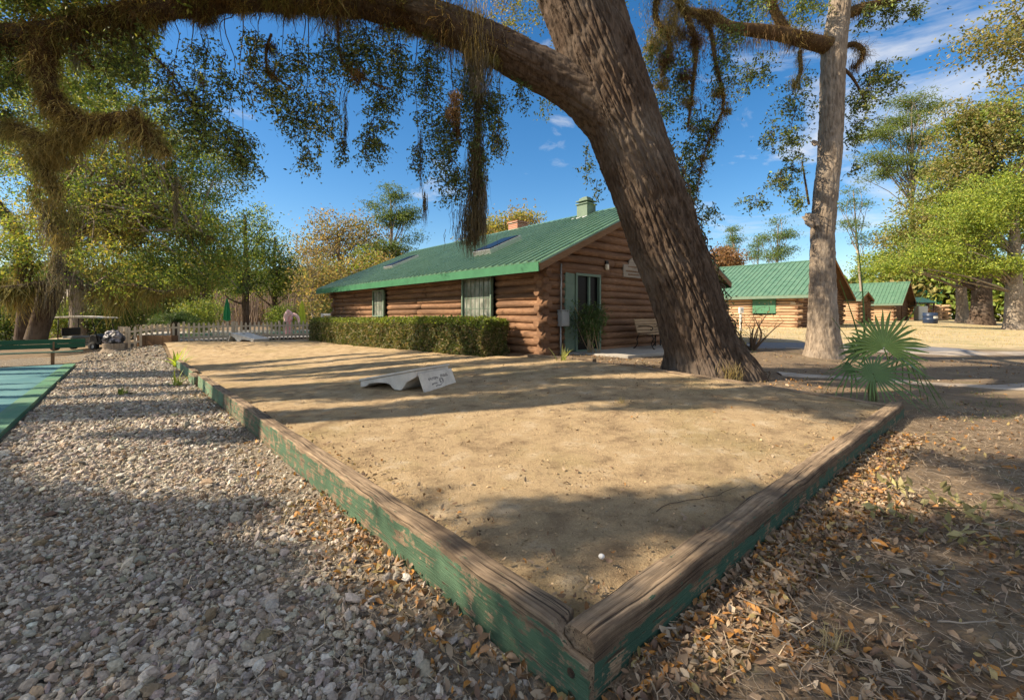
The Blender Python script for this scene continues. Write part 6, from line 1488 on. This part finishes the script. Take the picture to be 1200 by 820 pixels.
# sago palm behind the fence
base = onground(205, 27.5); th = thing('sago_palm', 'dark sago palm with arching fronds behind the picket fence corner', 'palm', base); tb = TB(); tb.tube([base - [0, 0, .1], base + [0, 0, .5], base + [0, 0, 1.0]], [.25, .22, .2], 10); tb.build('trunk', M['bark'], th)
for k in range(26):
    a_ = 2 * math.pi * k / 26 * 5; el = r.uniform(.15, 1.1); d = np.array([math.cos(a_) * math.cos(el), math.sin(a_) * math.cos(el), math.sin(el)]); K = np.array([base + [0, 0, 1.0] + d * s * 1.5 - np.array([0, 0, .75 * s * s]) for s in np.linspace(0, 1, 10)])
    lv = Leaves(); P = np.repeat(K[1:], 14, 0) + r.normal(0, .05, (126, 3)); lv.add(P, .26, .10, 'dark', r, .1); lv.build('frond', th)

# strap-leaved plant and weeds
def strap(name, label, base, n, L, w, col, lean=.5, seed=0, cat='plant', group=None):
    rr_ = np.random.default_rng(seed); P = np.array(base) + np.concatenate([rr_.normal(0, .05, (n, 2)), np.zeros((n, 1))], 1)
    V, Q = blades(P, L * rr_.uniform(.55, 1.1, n), rr_, lean, w, .5); c = np.asarray(col) * np.exp(rr_.normal(0, .2, n))[:, None]
    return props(mesh_np(name, V, [Q], M['leaf_thin'], col=np.repeat(c, 3, 0), loc=base), label, cat, group)
b_ = W(17.6, .05); b_[2] = gz(b_)
strap('lily_plant', 'bright yellow green strap-leaved plant at the far end of the edging timbers', b_, 20, .75, .034, (.24, .31, .05), .55, 3)
b_ = W(12.2, -.35); b_[2] = gz(b_); strap('lily_plant', 'small yellow green sprout by the jutting timber block', b_, 12, .42, .018, (.26, .30, .06), .6, 4)
b_ = W(11.5, -1.3); b_[2] = gz(b_); strap('weed', 'low dark green weed growing in the gravel', b_, 26, .22, .014, (.09, .13, .04), .8, 5)
b_ = onground(660, 10.2); strap('weed', 'pale yellow green weed on the mulch before the electric box', b_, 12, .42, .016, (.28, .30, .12), .35, 6)
b_ = onground(855, 8.25); grass_patch('grass_clump', 'dry straw grass clump at the foot of the great oak', [(b_[0], b_[1])], 150, .42, (.34, .27, .14), r, None, 'grass clump', .10, .45, .0045)
b_ = W(-.55, .95); grass_patch('grass_clump', 'small bleached grass tuft by the near right timber', [(b_[0], b_[1])], 60, .13, (.42, .33, .20), r, None, 'grass clump', .02, .9, .0022)
u_, v_ = 2.6, 3.9; b_ = W(u_, v_); grass_patch('grass_clump', 'tiny dry tuft in the middle of the sunlit sand', [(b_[0], b_[1])], 40, .12, (.30, .24, .12), r, None, 'grass clump', .03, .8, .002, zf=float(sand_z(u_, v_)))
# leafy sprig lying in the litter
lv = Leaves(); tb = TB(); b_ = W(-.62, 3.0); b_[2] = gz(b_) + .05; n_ = 6
for k in range(n_):
    e = b_ + np.array([r.normal(0, .22), r.normal(0, .15), r.uniform(0, .06)]); tb.tube(bend(b_, e, r, .05, 5), np.linspace(.005, .002, 5), 4); lv.add(e + r.normal(0, .05, (16, 3)) * [1, 1, .5] + [0, 0, .02], .085 * r.uniform(.7, 1.2, 16), .5, 'olive', r, 0)
PAL['sprig'] = [(.30, .27, .12), (.26, .23, .11), (.34, .30, .15)]; lv.C = [pal('sprig', len(q_), r) for q_ in lv.C]
th = thing('fallen_sprig', 'fallen oak sprig with pale yellow green leaves in the leaf litter', 'sprig', b_); tb.build('stem', M['twig'], th); lv.build('leaf', th)
# bare shrub past the oak
base = onground(882, 13.6); th = thing('bare_shrub', 'bare brown shrub between the great oak and the pale log wall', 'shrub', base); tb = TB(); lv = Leaves()
for k in range(9):
    e = base + np.array([r.normal(0, .45), r.normal(0, .3), r.uniform(.6, 1.25)]); q = bend(base - [0, 0, .05], e, r, .0, 8); tb.tube(q, np.linspace(.035, .008, 8), 6)
    for m_ in range(3):
        s_ = q[r.integers(3, 8)]; e2 = s_ + r.normal(0, .22, 3) + [0, 0, .2]; tb.tube(bend(s_, e2, r, 0, 5), np.linspace(.010, .003, 5), 4); lv.add(e2 + r.normal(0, .06, (5, 3)), .06, .5, 'brown', r)
tb.build('branch', M['twig'], th); lv.build('leaf', th)
# barrel among the far trunks
c = onground(1090, 42); th = thing('barrel', 'dark blue barrel with a white patch beside the pale far trunk', 'barrel', c); mb = MB()
mb.lathe(c, [(.50, 0), (.54, .06), (.54, .34), (.56, .36), (.54, .38), (.54, .70), (.56, .72), (.54, .74), (.54, .98), (.50, 1.0)], 28); mb.build('drum', m_simple('blue_drum', (.02, .04, .09), (.02, .03, .06), 4, .4, 0), th, smooth=True)
mb = MB(); K = [c + [.565 * math.sin(q_), -.565 * math.cos(q_), 0] for q_ in np.linspace(-.35, .55, 8)]; mb.add([p + [0, 0, z] for z in (.45, .68) for p in K], [(i, i + 1, 9 + i, 8 + i) for i in range(7)]); mb.build('patch', M['white'], th)
# white stone near the corner, stick on the sand
P = W(.42, .62); P[2] = float(sand_z(.42, .62)) + .016; V, Fc = ico(3); V = P + V * (1 + .1 * (fbm(V * 2, 2, 3) - .5))[:, None] * np.array([.016, .015, .014])
props(mesh_np('white_stone', V, [Fc], m_simple('white_stone', (.78, .76, .72), (.7, .68, .64), 9, .8, .1), loc=P, smooth=True), 'little round white stone on the sand near the front corner', 'stone')
K = []
for s in np.linspace(0, 1, 12):
    u_ = .33 + .10 * math.sin(s * 7) * .3 + .5 * (1 - s) * .4; v_ = 1.35 + .85 * s; q_ = W(u_, v_); q_[2] = float(sand_z(u_, v_)) + .012; K.append(q_)
tb = TB(); tb.tube(np.array(K) + r.normal(0, .008, (12, 3)) * [1, 1, .2], np.linspace(.0035, .0015, 12), 6)
props(tb.build('stick', M['twig'], loc=K[0]), 'crooked dark stick on shaded sand beside the brown timber', 'stick')
# ================================================================ light, sky, camera
SUN_AZ = math.atan2(SH[0], SH[1])
w = bpy.data.worlds.new('World'); scn.world = w; w.use_nodes = True
t = NT('w', w)
sky = t.n('ShaderNodeTexSky', sky_type='NISHITA', sun_disc=False, sun_elevation=SUN_EL, sun_rotation=SUN_AZ, altitude=0.0, air_density=1.0, dust_density=.4, ozone_density=2.0)
hs = t.n('ShaderNodeHueSaturation', {'Saturation': 1.36, 'Value': 1.15, 'Hue': .5, 'Color': sky.outputs[0]})
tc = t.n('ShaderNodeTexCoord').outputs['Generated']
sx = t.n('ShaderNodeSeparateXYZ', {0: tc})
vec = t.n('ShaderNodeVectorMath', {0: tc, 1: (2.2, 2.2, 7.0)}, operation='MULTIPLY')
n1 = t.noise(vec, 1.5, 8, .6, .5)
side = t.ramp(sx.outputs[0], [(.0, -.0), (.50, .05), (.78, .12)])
back = t.math('MULTIPLY', t.ramp(sx.outputs[1], [(.0, 1.), (.12, 0.)]), .2)  # unseen cloud added behind the camera for neutral fill light
high = t.ramp(sx.outputs[2], [(.72, 0.), (.9, .10)])  # unseen cloud added overhead for the same fill
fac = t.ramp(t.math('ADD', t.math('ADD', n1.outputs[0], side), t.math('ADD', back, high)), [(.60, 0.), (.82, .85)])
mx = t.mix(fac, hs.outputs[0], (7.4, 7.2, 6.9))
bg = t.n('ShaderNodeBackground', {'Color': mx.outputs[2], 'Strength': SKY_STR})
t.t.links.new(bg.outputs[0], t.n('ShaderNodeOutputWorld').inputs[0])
sd = bpy.data.lights.new('sun', 'SUN'); sd.energy = SUN_STR; sd.angle = R(.53); sd.color = (1.0, .84, .62)
so = bpy.data.objects.new('sun', sd); COL.objects.link(so)
so.rotation_euler = Vector((-TS[0], -TS[1], -TS[2])).to_track_quat('-Z', 'Y').to_euler(); so.location = (-20, -4, 20)
cd = bpy.data.cameras.new('camera'); cam = bpy.data.objects.new('camera', cd); COL.objects.link(cam)
cam.location = (0, 0, CH); cam.rotation_euler = (R(90), 0, 0); cd.sensor_width = 36; cd.lens = F / 1200 * 36; cd.shift_y = (HZ - 410) / 1200; cd.clip_end = 2000; cd.clip_start = .02
scn.camera = cam
vs = scn.view_settings; vs.view_transform = 'Standard'; vs.look = 'None'; vs.exposure = EXPO; vs.gamma = 1; vs.use_curve_mapping = False
scn.render.engine = 'CYCLES'; cy = scn.cycles; cy.use_denoising = True; cy.max_bounces = 6; cy.diffuse_bounces = 3; cy.glossy_bounces = 2; cy.transmission_bounces = 2; cy.transparent_max_bounces = 4
cy.use_adaptive_sampling = True; cy.adaptive_threshold = .02; cy.sample_clamp_indirect = 4
